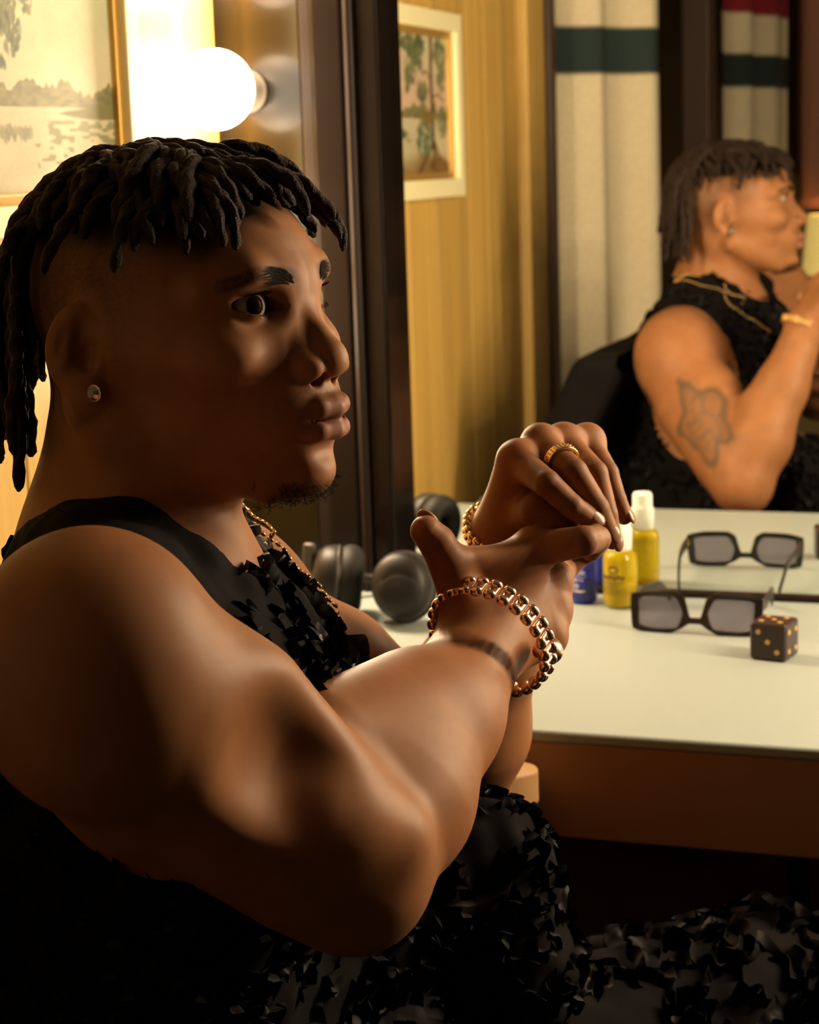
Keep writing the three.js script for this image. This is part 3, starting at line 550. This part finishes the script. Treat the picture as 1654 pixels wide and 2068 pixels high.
// skin: tone, lips, brows, beard stubble, cropped hair at the sides, tattoo
const SKIN = [0.260, 0.108, 0.044];
function skinColor(x, y, z) {
  let k = 1 + 0.10 * noise(x * 60, y * 60, z * 60) + 0.06 * noise(x * 300, y * 300, z * 300); let c = [SKIN[0] * k, SKIN[1] * k, SKIN[2] * k];
  const to = (t, q) => { for (let i = 0; i < 3; i++) c[i] = mix(c[i], q[i], t); };
  if (inBall(x, y, z, HO, 0.16) < 0) {
    const [a, b, r] = toHead(x, y, z), ar = Math.abs(r), fine = noise(a * 9, b * 9, r * 9);
    // lips
    if (a > 9.3) { const w = smooth(2.75, 2.3, ar), up = smooth(-3.15 - 0.25 * ar * 0.6, -3.4 - 0.25 * ar * 0.6, b), lo = smooth(-5.95 + 0.25 * ar, -5.6 + 0.25 * ar, b); to(0.75 * w * up * lo, [0.20, 0.078, 0.056]); }
    // eyebrows
    const bl = 4.08 + 0.28 * Math.sin(Math.min(1, (ar - 1.2) / 4) * 3.0) - 0.10 * Math.max(0, ar - 4) * 3; if (a > 5) to(0.88 * smooth(0.55, 0.25, Math.abs(b - bl)) * smooth(0.9, 1.5, ar) * smooth(5.9, 5.1, ar) * (0.75 + 0.35 * noise(a * 6, b * 14, r * 14)), [0.018, 0.010, 0.007]);
    // moustache and chin beard
    if (a > 8) to(0.62 * smooth(-2.4, -2.8, b) * smooth(-3.6, -3.2, b) * smooth(3.2, 2.2, ar) * (0.6 + 0.5 * fine), [0.02, 0.011, 0.008]);
    to(0.85 * smooth(-7.9, -8.7, b) * smooth(6.0, 7.6, a) * smooth(3.2, 2.2, ar) * (0.7 + 0.4 * fine), [0.015, 0.009, 0.006]);
    // cropped hair
    const line = 6.6 - 0.9 * smooth(2, 7, a) + 0.3 * noise(a, b, r), crop = smooth(4.8, -0.5, a - 0.55 * (b - 3)) * smooth(-3.5, 0.6, b + 0.2 * (a + 4));
    to(smooth(line - 1.2, line + 0.4, b) * smooth(9.0, 7.0, a - (b - 8) * 0.5) * 0.9, [0.016, 0.009, 0.007]);
    to(smooth(0.1, 0.9, earD(a, b, ar)) * crop * (0.52 + 0.25 * fine), [0.030, 0.017, 0.011]);
  }
  // darker skin over the finger joints
  if (inBox(x, y, z, HANDBOX, -0.01)) for (const H of [HAND.L, HAND.R]) for (const n of ['index', 'middle', 'ring', 'pinky', 'thumb']) for (const k of [1, 2]) {
    const p = H[n][k], dd = Math.hypot(x - p[0], y - p[1], z - p[2]) / RAD[n][k]; if (dd < 1.7) to(0.42 * smooth(1.6, 1.0, dd) * (0.75 + 0.5 * noise(x * 900, y * 900, z * 900)), [0.085, 0.034, 0.015]);
  }
  // tattoo on the left upper arm
  const A = J.LS, B = J.LE, ux = B[0] - A[0], uy = B[1] - A[1], uz = B[2] - A[2], L2 = ux * ux + uy * uy + uz * uz, t = ((x - A[0]) * ux + (y - A[1]) * uy + (z - A[2]) * uz) / L2;
  if (t > 0.2 && t < 1.1 && inBall(x, y, z, midL, 0.2) < 0) {
    const s = (x - A[0] - ux * t) * 0.78 + (y - A[1] - uy * t) * 0.62, out = z - (A[2] + uz * t);                 // round the arm
    const du = (t - 0.62) / 0.27, dv = (s - 0.006) / 0.040, R = Math.hypot(du, dv);
    if (out < 0.0 && R < 1.35) {
      const w = 0.3 * noise(s * 70, t * 14, 3), an = Math.atan2(dv, du);
      const petals = Math.abs(R + 0.16 * Math.sin(an * 5 + 1) + w * 0.5 - 0.86), inner = Math.abs(R + 0.2 * Math.sin(an * 3 + R * 5) - 0.45), swirl = Math.abs(Math.sin(an * 2 + R * 7 + w * 4));
      const ink = Math.max(smooth(0.2, 0.05, petals), 0.9 * smooth(0.14, 0.03, inner), 0.8 * smooth(0.4, 0.05, swirl) * smooth(1.0, 0.8, R), 0.40 * smooth(1.02, 0.85, R + 0.16 * Math.sin(an * 5 + 1) + w * 0.5));
      to(0.72 * ink, [0.055, 0.048, 0.034]);
    }
  }
  return c;
}
const person = thing('person', 0, 0, 0);
const inBox = (x, y, z, b, m) => x > b[0][0] + m && x < b[1][0] - m && y > b[0][1] + m && y < b[1][1] - m && z > b[0][2] + m && z < b[1][2] - m;
{
  const g1 = netSDF(bodyD, [-0.80, 0.42, 0.66], [-0.24, 1.12, 1.36], 0.0042, { color: skinColor, skip: (x, y, z) => inBox(x, y, z, HEADBOX, 0.009) || inBox(x, y, z, HANDBOX, 0.009) || y < 0.60 });
  const g2 = netSDF(bodyD, ...HEADBOX, 0.00155, { color: skinColor });
  const g3 = netSDF(bodyD, ...HANDBOX, 0.0016, { color: skinColor });
  mesh('body', mergeGeometries([g1, g2, g3]), M.skin, person);
}
// ---------------------------------------------------------------- eyes, lashes
{
  const eyeMat = std(lin(1, 1, 1), 0.8, { vertexColors: true, specularIntensity: 0.0, clearcoat: 0.5, clearcoatRoughness: 0.0 });
  for (const s of [1, -1]) {
    const g = new THREE.SphereGeometry(ER / 100, 72, 56), p = g.attributes.position, col = [];
    const gaze = V(1, 0.08, 0.46).normalize();
    for (let i = 0; i < p.count; i++) {
      const n = V(p.getX(i), p.getY(i), p.getZ(i)).normalize(), a = Math.acos(Math.min(1, n.dot(gaze)));
      let c = [0.26, 0.20, 0.15]; const ir = smooth(0.53, 0.49, a); c = c.map((v, k) => mix(v, [0.010, 0.004, 0.002][k], ir)); const pu = smooth(0.21, 0.18, a); c = c.map((v, k) => mix(v, 0.003, pu)); col.push(...c);
      const bulge = 1 + 0.05 * smooth(0.55, 0.15, a); p.setXYZ(i, n.x * ER / 100 * bulge, n.y * ER / 100 * bulge, n.z * ER / 100 * bulge);
    }
    g.setAttribute('color', new THREE.Float32BufferAttribute(col, 3)); g.computeVertexNormals();
    const e = mesh('eye', g, eyeMat, person); e.position.copy(fromHead(EYE[0], EYE[1], s * EYE[2])); e.rotation.y = -HY;
    const lash = [];
    for (let i = 0; i < 26; i++) for (const up of [1, -1]) {
      if (up < 0 && i % 2) continue;
      const t = mix(-0.80, 0.60, i / 25), q = 1 - t * t, yy = EYE[1] + 0.14 * t + (up > 0 ? 0.68 * Math.pow(q, 0.6) : -0.48 * Math.pow(q, 0.7)), zz = EYE[2] + 0.10 + t * 1.5;
      const rx = Math.sqrt(Math.max(0.05, 1.34 * 1.34 - (yy - EYE[1]) ** 2 - (zz - EYE[2]) ** 2)), a = V(EYE[0] + rx, yy, s * zz), L = (up > 0 ? 0.5 : 0.28) * rr(0.8, 1.1);
      const dir = V(1, 0.1 * up, s * t * 0.8).normalize(), b = a.clone().addScaledVector(dir, L * 0.55).add(V(0, up * 0.06, 0)), c = a.clone().addScaledVector(dir, L).add(V(0, up * 0.42 * L, 0));
      lash.push(new THREE.TubeGeometry(new THREE.QuadraticBezierCurve3(...[a, b, c].map(v => fromHead(v.x, v.y, v.z))), 5, 0.00022, 4));
    }
    tag(mesh('eyelashes', mergeGeometries(lash), M.hair, person), null, null, null, 'stuff');
  }
  // eyebrows: short hairs lying on the brow
  const toSurf = p => { const e = 0.05; for (let k = 0; k < 6; k++) { const d = headD(p.x, p.y, p.z); p.g = V(headD(p.x + e, p.y, p.z) - headD(p.x - e, p.y, p.z), headD(p.x, p.y + e, p.z) - headD(p.x, p.y - e, p.z), headD(p.x, p.y, p.z + e) - headD(p.x, p.y, p.z - e)).normalize(); p.addScaledVector(p.g, -d); } return p; };
  for (const s of [1, -1]) {
    const hairs = [];
    for (let i = 0; i < 480; i++) {
      const t = rnd(), ar = mix(1.4, 4.3, t), wid = 0.42 * Math.min(1, 0.45 + t * 4) * (1 - 0.6 * t * t), y = 3.80 + 0.50 * Math.sin(t * 2.6) - 0.65 * t * t + rr(-wid, wid);
      const p = toSurf(V(10.0 - 0.16 * ar * ar, y, s * ar)); if (Math.abs(p.y - y) > 0.25 || Math.abs(Math.abs(p.z) - ar) > 0.5) continue; const L = rr(0.35, 0.6), dir = V(-0.25 - 0.4 * t, mix(0.75, -0.25, Math.min(1, t * 1.5)), s * 1).normalize();
      const m = toSurf(p.clone().addScaledVector(dir, L * 0.5)), q = toSurf(p.clone().addScaledVector(dir, L)); p.addScaledVector(p.g, 0.01); m.addScaledVector(m.g, 0.07); q.addScaledVector(q.g, 0.05);
      hairs.push(new THREE.TubeGeometry(new THREE.QuadraticBezierCurve3(...[p, m, q].map(v => fromHead(v.x, v.y, v.z))), 4, 0.00011, 4));
    }
    tag(mesh('eyebrow', mergeGeometries(hairs), M.hair, person), null, null, null, 'stuff');
  }
  // chin beard: short curls
  const curls = [];
  for (let i = 0; i < 260; i++) {
    let a = rr(6.6, 10.9), r = rr(-2.6, 2.6), b = rr(-9.8, -7.7), p = V(a, b, r);
    for (let k = 0; k < 8; k++) { const d = headD(p.x, p.y, p.z), e = 0.05, g = V(headD(p.x + e, p.y, p.z) - headD(p.x - e, p.y, p.z), headD(p.x, p.y + e, p.z) - headD(p.x, p.y - e, p.z), headD(p.x, p.y, p.z + e) - headD(p.x, p.y, p.z - e)).normalize(); p.addScaledVector(g, -d); p.g = g; }
    if (p.y > -7.9 || p.x < 6.8) continue;
    const n = p.g, tn = V(rr(-1, 1), rr(-1, 0.4), rr(-1, 1)).normalize(), L = rr(0.25, 0.6);
    const q = [p, p.clone().addScaledVector(n, L * 0.6), p.clone().addScaledVector(n, L * 0.8).addScaledVector(tn, L * 0.5), p.clone().addScaledVector(n, L * 0.5).addScaledVector(tn, L * 0.8)];
    curls.push(new THREE.TubeGeometry(new THREE.CatmullRomCurve3(q.map(v => fromHead(v.x, v.y, v.z))), 7, 0.00018, 4));
  }
  tag(mesh('chin_beard', mergeGeometries(curls), M.hair, person), null, null, null, 'stuff');
}
// ---------------------------------------------------------------- hair: twisted locks that drape over the head
{
  const hair = new THREE.Group(); hair.name = 'hair'; person.add(hair);
  const scalp = (x, y, z) => Math.min(ell(x, y, z, -0.2, 3.2, 0, 9.95, 7.75, 7.45), headD(x, y, z), cap(x, y, z, -2.5, -3, 0, -4.5, -15.5, 0, 5.3, 6.0));
  const locks = [];
  function lock(x, z, dx, dz, len, r, lift, grav = 0.16) {
    let p = V(x, 0, z), t = 1 - ((x + 0.2) / 9.95) ** 2 - (z / 7.45) ** 2; if (t < 0.02) return; p.y = 3.2 + 7.75 * Math.sqrt(t);
    let dir = V(dx, 0.25, dz).normalize(); const pts = [p.clone()], h = 0.5, ph = rnd() * 50;
    const e = 0.08;
    for (let s = 0; s < len / h; s++) {
      dir.y -= grav * (0.5 + s * h / len); dir.add(V(noise(ph, s * 0.35, 1) * 0.16, noise(ph, s * 0.35, 2) * 0.05, noise(ph, s * 0.35, 3) * 0.16)).normalize();
      p.addScaledVector(dir, h); const d = scalp(p.x, p.y, p.z), off = r * 0.75 + lift * Math.min(1, (s + 1) / 4);
      if (d < off) { const g = V(scalp(p.x + e, p.y, p.z) - scalp(p.x - e, p.y, p.z), scalp(p.x, p.y + e, p.z) - scalp(p.x, p.y - e, p.z), scalp(p.x, p.y, p.z + e) - scalp(p.x, p.y, p.z - e)).normalize(); p.addScaledVector(g, off - d); const k = dir.dot(g); if (k < 0) dir.addScaledVector(g, -k).normalize(); }
      pts.push(p.clone());
    }
    const c = new THREE.CatmullRomCurve3(pts.map(v => fromHead(v.x, v.y, v.z))), seg = Math.round(len * 3.2), rad = 10, g = new THREE.TubeGeometry(c, seg, 1, rad), P = g.attributes.position, nn = V();
    for (let i = 0; i <= seg; i++) { const q = c.getPointAt(i / seg), taper = Math.min(1, 0.45 + i / seg * 6) * (i === seg ? 0.25 : 1 - 0.35 * (i / seg) ** 3); for (let j = 0; j <= rad; j++) { const k = i * (rad + 1) + j; nn.set(P.getX(k), P.getY(k), P.getZ(k)).sub(q).normalize(); const a = j / rad * 6.283, bump = 1 + 0.16 * Math.sin(a * 2 + i * 1.15 + ph) + 0.16 * noise(i * 0.7 + ph, Math.cos(a) * 1.5, Math.sin(a) * 1.5); P.setXYZ(k, q.x + nn.x * r / 100 * taper * bump, q.y + nn.y * r / 100 * taper * bump, q.z + nn.z * r / 100 * taper * bump); } }
    g.computeVertexNormals(); mesh('lock', g, M.hair, hair);
  }
  // forehead fringe
  for (let i = 0; i < 19; i++) { const z = mix(-5.2, 5.2, i / 18) + rr(-0.25, 0.25); lock(rr(2.6, 4.2), z * 0.92, 1, z * 0.05, rr(4.6, 6.4) + (i % 6 === 2 ? 1.6 : 0), rr(0.38, 0.48), 0.12, 0.15); }
  for (let i = 0; i < 15; i++) { const z = mix(-4.6, 4.6, i / 14) + rr(-0.2, 0.2); lock(rr(-0.6, 0.8), z, 1, z * 0.06 + 0.1, rr(7.2, 9.0), rr(0.40, 0.50), 0.40, 0.14); }
  for (let i = 0; i < 11; i++) { const z = mix(-3.6, 3.6, i / 10); lock(rr(-3.2, -2.2), z, 1, z * 0.05, rr(6.2, 7.8), rr(0.40, 0.50), 0.70, 0.12); }
  // sides
  for (const s of [1, -1]) {
    for (let i = 0; i < 12; i++) { const x = mix(-7.4, 5.0, i / 11) + rr(-0.3, 0.3); lock(x * 0.9, s * rr(4.2, 4.8), 0.34 - i * 0.015, s, rr(3.8, 5.4) + (i % 4 === 1 ? 2.2 : 0), rr(0.38, 0.48), 0.15, 0.18); }
    for (let i = 0; i < 11; i++) { const x = mix(-6.6, 3.6, i / 10) + rr(-0.3, 0.3); lock(x, s * rr(2.2, 3.0), 0.45, s * 0.9, rr(5.6, 7.0), rr(0.40, 0.50), 0.6, 0.15); }
    for (let i = 0; i < 8; i++) { const x = mix(-5.4, 2.4, i / 7); lock(x, s * rr(0.5, 1.2), 0.55, s * 0.7, rr(6.0, 7.4), rr(0.40, 0.50), 0.65, 0.14); }
  }
  // back, down to the nape
  for (let i = 0; i < 15; i++) { const z = mix(-5.8, 5.8, i / 14); lock(-5.2 - rr(0, 0.8), z * 0.85, -1, z * 0.07, rr(15, 18.5), rr(0.40, 0.50), 0.15, 0.34); }
  for (let i = 0; i < 13; i++) { const z = mix(-4.8, 4.8, i / 12); lock(-3.4 - rr(0, 0.8), z * 0.9, -1, z * 0.06, rr(16.5, 20.5), rr(0.42, 0.52), 0.6, 0.32); }
  for (let i = 0; i < 10; i++) { const z = mix(-3.8, 3.8, i / 9); lock(-1.6 - rr(0, 0.8), z * 0.9, -1, z * 0.06, rr(17, 21.5), rr(0.42, 0.52), 0.9, 0.30); }
}
// ---------------------------------------------------------------- black ruffled top and trousers
function garmentD(x, y, z) {
  let d = trunkD(x, y, z) - 0.0075; d = smax(d, -(neckD(x, y, z) - 0.003), 0.006);
  d = smax(d, -(capv(x, y, z, off3(J.RS, 0.015, -0.005, 0.050), off3(J.RS, 0.040, -0.09, 0.0), 0.090, 0.064)), 0.01);
  d = smax(d, -(capv(x, y, z, off3(J.LS, 0.0, 0.0, -0.045), off3(J.LS, 0.03, -0.10, 0.0), 0.098, 0.078)), 0.01);
  d = smax(d, y - 1.058, 0.008);
  d = smin(d, capv(x, y, z, [-0.500, 0.71, 0.97], [-0.3797, 0.7499, 0.8790], 0.075, 0.040), 0.04); d = smin(d, capv(x, y, z, [-0.3797, 0.7499, 0.8790], [-0.3639, 0.6667, 0.8781], 0.040, 0.052), 0.03);   // gathered hem at the waist
  d = smax(d, 0.44 - y, 0.01);
  return d + 0.0035 * noise(x * 55, y * 55, z * 55);
}
const LEGS = [[[-0.62, 0.50, 1.13], [-0.16, 0.50, 1.24]], [[-0.60, 0.51, 0.95], [-0.22, 0.535, 0.60]]];
function trouserD(x, y, z) {
  let d = torsoEll(x, y, z, [-0.60, 0.53, 1.03], 0.16, 0.12, 0.20);
  for (const [a, b] of LEGS) { d = smin(d, capv(x, y, z, a, b, 0.098, 0.072), 0.03); d = smin(d, capv(x, y, z, b, [b[0] + 0.01, 0.06, b[2]], 0.066, 0.05), 0.03); }
  return d + 0.008 * noise(x * 14, y * 14, z * 14) + 0.004 * noise(x * 40, y * 40, z * 40);
}
function ruffles(geo, count, keep, size, name, parent, mat) {
  const P = geo.attributes.position, N = geo.attributes.normal, pos = [], idx = []; let made = 0, tries = 0;
  while (made < count && tries++ < count * 30) {
    const i = Math.floor(rnd() * P.count), p = V(P.getX(i), P.getY(i), P.getZ(i)); if (!keep(p)) continue; made++;
    const n = V(N.getX(i), N.getY(i), N.getZ(i)), t = V(rr(-1, 1), rr(-1, 1), rr(-1, 1)).cross(n).normalize(), b = V().crossVectors(n, t), w = size * rr(0.7, 1.3), h = size * rr(0.35, 0.6), ph = rnd() * 6.28, cur = rr(-0.7, 0.9), nu = 9, nv = 4, base = pos.length / 3;
    for (let v = 0; v <= nv; v++) for (let u = 0; u <= nu; u++) {
      const a = (u / nu - 0.5) * w, q = v / nv * (1 - Math.pow(Math.abs(2 * u / nu - 1), 2.5) * 0.85), wav = Math.sin(u / nu * 9.4 + ph) * w * 0.17 * (0.3 + q), bend = cur * q * q * h;
      const o = p.clone().addScaledVector(t, a * (1 + 0.15 * q)).addScaledVector(n, h * q * (1 - 0.25 * Math.abs(cur) * q) - 0.003).addScaledVector(b, wav + bend - a * a / w * 0.6); pos.push(o.x, o.y, o.z);
    }
    for (let v = 0; v < nv; v++) for (let u = 0; u < nu; u++) { const a = base + v * (nu + 1) + u, c = a + nu + 1; idx.push(a, a + 1, c + 1, a, c + 1, c); }
  }
  const g = new THREE.BufferGeometry(); g.setAttribute('position', new THREE.Float32BufferAttribute(pos, 3)); g.setIndex(idx); g.computeVertexNormals();
  return tag(mesh(name, g, mat, parent), null, null, null, 'stuff');
}
{
  const g = netSDF(garmentD, [-0.82, 0.43, 0.76], [-0.28, 1.10, 1.32], 0.0048);
  const top = mesh('ruffled_top', g, M.cloth, person);
  ruffles(g, 2300, p => p.y > 0.52 && !(p.y > 0.985 && rnd() < 0.5) && !(p.z > 1.085 && p.y > 0.995), 0.021, 'ruffle_trim', top, M.satin);
  const t = netSDF(trouserD, [-0.84, 0.02, 0.46], [-0.02, 0.70, 1.36], 0.0075);
  const tr = mesh('trousers', t, M.cloth, person);
  ruffles(t, 900, p => p.y > 0.46 && p.x > -0.55, 0.036, 'ruffle_trim', tr, M.satin);
}
// finger nails
{
  const nailMat = std(lin(0.26, 0.125, 0.066), 0.32);
  const nail = (H, f, up, s = 1) => {
    const p = HAND[H][f], d = V(...p[3]).sub(V(...p[2])).normalize(), n = V(...up), r = RAD[f][3] * (H === 'R' ? 1.1 : 1); n.addScaledVector(d, -n.dot(d)).normalize(); const b = V().crossVectors(n, d);
    const g = new THREE.SphereGeometry(1, 20, 14).scale(r * 0.72 * s, r * 0.30, r * 0.98 * s), m = mesh('nail', g, nailMat, person);
    m.matrixAutoUpdate = true; m.quaternion.setFromRotationMatrix(new THREE.Matrix4().makeBasis(b, n, d)); m.position.set(...p[3]).addScaledVector(n, r * 0.80).addScaledVector(d, r * 0.22);
  };
  nail('L', 'index', [0.62, 0.55, 0.55]); nail('L', 'middle', [0.75, 0.25, 0.6]); nail('L', 'ring', [0.8, 0.1, 0.55]); nail('L', 'pinky', [0.9, 0.3, 0.1]); nail('R', 'thumb', [-0.45, 0.85, 0.15], 0.9);
}
tag(person, 'seated man in a black ruffled sleeveless top with short twisted locks, hands touching', 'person');

// ---------------------------------------------------------------- jewellery
function ringOf(name, c, axis, R, n, link, mat, squash, start) {   // chain bracelet: links round an axis
  const g = thing(name, 0, 0, 0), A = V(...axis).normalize(), u = V(0, 1, 0).cross(A).normalize(), w = V().crossVectors(A, u);
  const L = 2 * Math.PI * R / n; const bl = L * 0.46, br = link * 0.62, off = link * 0.80;
  const barrel = y => new THREE.CapsuleGeometry(br, Math.max(0.0005, 2 * bl - 2 * br), 6, 14).rotateZ(Math.PI / 2).translate(0, y, y > 0 ? 0.0006 : -0.0004);
  const geo = mergeGeometries([barrel(off), barrel(-off), new THREE.CylinderGeometry(link * 0.34, link * 0.34, off * 2, 10).translate(L * 0.25, 0, 0), new THREE.CylinderGeometry(link * 0.34, link * 0.34, off * 2, 10).translate(-L * 0.25, 0, 0)]);
  for (let i = 0; i < n; i++) {
    const a = i / n * Math.PI * 2, rad = u.clone().multiplyScalar(Math.cos(a)).addScaledVector(w, Math.sin(a)), tan = u.clone().multiplyScalar(-Math.sin(a)).addScaledVector(w, Math.cos(a));
    const m = mesh('link', geo, mat, g); m.position.set(...c).addScaledVector(u, Math.cos(a) * R * squash[0]).addScaledVector(w, Math.sin(a) * R * squash[1]);
    const ax = rad.clone();
    const z = ax.normalize(), x = tan.clone(), y = V().crossVectors(z, x).normalize(); m.quaternion.setFromRotationMatrix(new THREE.Matrix4().makeBasis(x, y, z)); 
  }
  return g;
}
{
  const ax = [J.RW[0] - J.RE[0] + 0.03, J.RW[1] - J.RE[1], J.RW[2] - J.RE[2]];
  const b = ringOf('chain_bracelet', [-0.3539, 0.9299, 0.9404], ax, 0.0425, 27, 0.0058, M.rose, [1, 1]);
  const cl = mesh('clasp', new THREE.IcosahedronGeometry(0.0105, 3).scale(1, 0.9, 1), M.rose, b); cl.position.set(-0.3167, 0.9213, 0.9334);
  tag(b, 'heavy rose gold chain bracelet on the near wrist', 'bracelet');
  const la = [J.LW[0] - J.LE[0], J.LW[1] - J.LE[1], J.LW[2] - J.LE[2]];
  tag(ringOf('chain_bracelet', [J.LW[0] - 0.003, J.LW[1] + 0.002, J.LW[2]], la, 0.0345, 30, 0.0042, M.jewel, [1, 1]), 'yellow gold chain bracelet on the wrist behind the raised thumb', 'bracelet');
  // band on the middle finger
  const p = HAND.L.middle, a = V(...p[0]), d = V(...p[1]).sub(a).normalize(), r = thing('finger_ring', ...a.clone().lerp(V(...p[1]), 0.64).toArray());
  r.quaternion.setFromUnitVectors(V(0, 0, 1), d);
  const prof = [[0.0112, -0.0034], [0.0128, -0.0034], [0.0132, -0.0028], [0.0132, 0.0028], [0.0128, 0.0034], [0.0112, 0.0034], [0.0112, -0.0034]].map(q => new THREE.Vector2(...q));
  mesh('band', new THREE.LatheGeometry(prof, 48).rotateX(Math.PI / 2), M.jewel, r);
  const beads = []; for (let i = 0; i < 30; i++) for (const o of [-1, 1]) { const t = i / 30 * 6.283; beads.push(new THREE.SphereGeometry(0.0006, 8, 6).translate(Math.cos(t + o * 0.1) * 0.0133, Math.sin(t + o * 0.1) * 0.0133, o * 0.0012)); }
  mesh('engraving', mergeGeometries(beads), M.jewel, r);
  tag(r, 'engraved gold ring on the middle finger of the raised hand', 'ring');
  // ear studs
  for (const s of [1, -1]) {
    const e = fromHead(-0.15, -2.35, s * 8.05), st = thing('ear_stud', e.x, e.y, e.z); st.rotation.y = s > 0 ? -HY : Math.PI - HY;
    mesh('setting', new THREE.LatheGeometry([[0, -0.003], [0.0035, -0.002], [0.0052, 0.0008], [0.0049, 0.0015], [0, 0.001]].map(q => new THREE.Vector2(...q)), 30).rotateX(Math.PI / 2), M.jewel, st);
    let stone = new THREE.LatheGeometry([[0, 0.0042], [0.0026, 0.0042], [0.0046, 0.0022], [0.0044, 0.0012], [0, 0.0012]].map(q => new THREE.Vector2(...q)), 9).rotateX(Math.PI / 2).toNonIndexed(); stone.computeVertexNormals();
    mesh('stone', stone, std(lin(0.9, 0.88, 0.85), 0.05, { metalness: 0.85 }), st);
    tag(st, s > 0 ? 'round sparkling ear stud in the ear nearest the camera' : 'round sparkling ear stud seen in the mirror', 'earring');
  }
  // two thin gold necklaces, resting on the top
  const surf = (x, y, z) => z > 1.085 ? bodyD(x, y, z) : Math.min(garmentD(x, y, z), bodyD(x, y, z));
  function necklace(pts, r, label, pend) {
    const c0 = new THREE.CatmullRomCurve3(pts.map(q => V(...q)), true), n = 150, q = [];
    for (let i = 0; i < n; i++) { const p = c0.getPointAt(i / n); for (let k = 0; k < 6; k++) { const e = 0.002, d = surf(p.x, p.y, p.z) - (p.z > 0.992 || p.x > -0.462 ? -0.006 : r * 1.4 + 0.006); if (d > 0.004 && k) break; const g = V(surf(p.x + e, p.y, p.z) - surf(p.x - e, p.y, p.z), surf(p.x, p.y + e, p.z) - surf(p.x, p.y - e, p.z), surf(p.x, p.y, p.z + e) - surf(p.x, p.y, p.z - e)).normalize(); p.addScaledVector(g, -d); } q.push(p); }
    const c = new THREE.CatmullRomCurve3(q, true), g = thing('gold_necklace'), links = [], cnt = 130;
    for (let i = 0; i < cnt; i++) { const p = c.getPointAt(i / cnt), t = c.getTangentAt(i / cnt), m = new THREE.Matrix4().compose(p, new THREE.Quaternion().setFromUnitVectors(V(0, 0, 1), t), V(1, 1, 1)); links.push(new THREE.SphereGeometry(1, 8, 6).scale(r, r, r * 1.9).rotateZ(i % 2 ? 0.8 : 0).applyMatrix4(m)); }
    mesh('chain', mergeGeometries(links), M.jewel, g);
    if (pend) { const p = c.getPointAt(pend); const bar = mesh('pendant_bar', rbox(0.0035, 0.042, 0.003, 0, -0.021, 0, 0.001), M.jewel, g); bar.position.copy(p); bar.rotation.set(0.1, 0, 0.62); }
    tag(g, label, 'necklace'); return g;
  }
  necklace([[-0.632, 1.03, 1.06], [-0.60, 1.03, 0.995], [-0.53, 0.995, 0.985], [-0.475, 0.975, 1.02], [-0.455, 0.968, 1.06], [-0.475, 0.985, 1.10], [-0.53, 1.00, 1.135], [-0.605, 1.02, 1.115]], 0.0018, 'short gold chain necklace close round the neck in the mirror');
  necklace([[-0.634, 1.03, 1.06], [-0.60, 1.03, 0.99], [-0.52, 0.985, 0.975], [-0.445, 0.925, 1.0], [-0.425, 0.895, 1.045], [-0.45, 0.93, 1.09], [-0.53, 0.99, 1.14], [-0.605, 1.02, 1.12]], 0.0015, 'longer gold necklace with a thin bar pendant on the chest in the mirror', 0.47);
}
// ---------------------------------------------------------------- chair
{
  const ch = thing('armchair', 0, 0, 0);
  const back = netSDF((x, y, z) => {
    const cx = -0.690 - 0.46 * Math.max(0, 0.93 - y) * smooth(0.5, 0.7, y) - 0.198 * 0.5 * smooth(0.7, 0.5, y), dx = x - cx, w = 0.23 + 0.04 * smooth(0.9, 0.5, y); // leaning back slab with soft edges
    const q = [Math.abs(dx) - 0.022, Math.abs(y - 0.65) - 0.26, Math.abs(z - 1.06) - w].map(v => Math.max(v, -0.02)); const o = Math.hypot(Math.max(q[0], 0), Math.max(q[1], 0), Math.max(q[2], 0)) + Math.min(0, Math.max(...q));
    return o - 0.022 + 0.004 * noise(x * 20, y * 8, z * 20);
  }, [-0.90, 0.38, 0.74], [-0.66, 1.01, 1.38], 0.008);
  mesh('backrest', back, M.cloth, ch);
  mesh('seat', new RoundedBoxGeometry(0.5, 0.08, 0.5, 4, 0.03).translate(-0.52, 0.39, 1.04), M.cloth, ch);
  for (const [z, x1] of [[0.558, -0.427], [1.42, -0.44]]) {
    const sh = new THREE.Shape(); sh.moveTo(-0.80, -0.0); sh.lineTo(x1 - 0.03, 0.0); sh.quadraticCurveTo(x1 + 0.002, 0.002, x1, 0.022); sh.quadraticCurveTo(x1 - 0.012, 0.048, x1 - 0.05, 0.058); sh.lineTo(-0.80, 0.058); sh.closePath();
    const arm = new THREE.ExtrudeGeometry(sh, { depth: 0.026, bevelEnabled: true, bevelThickness: 0.003, bevelSize: 0.003, bevelSegments: 3 }).rotateX(Math.PI / 2).translate(0, 0.713, z);
    mesh('armrest', arm, M.paleWood, ch);
    for (const x of [-0.77, -0.58]) mesh('leg', rbox(0.035, 0.68, 0.035, x, 0.34, z + 0.03, 0.006), M.darkWood, ch);
  }
  tag(ch, 'black upholstered chair with pale wooden armrests under the seated man', 'chair');
}

renderer.render(scene, camera);
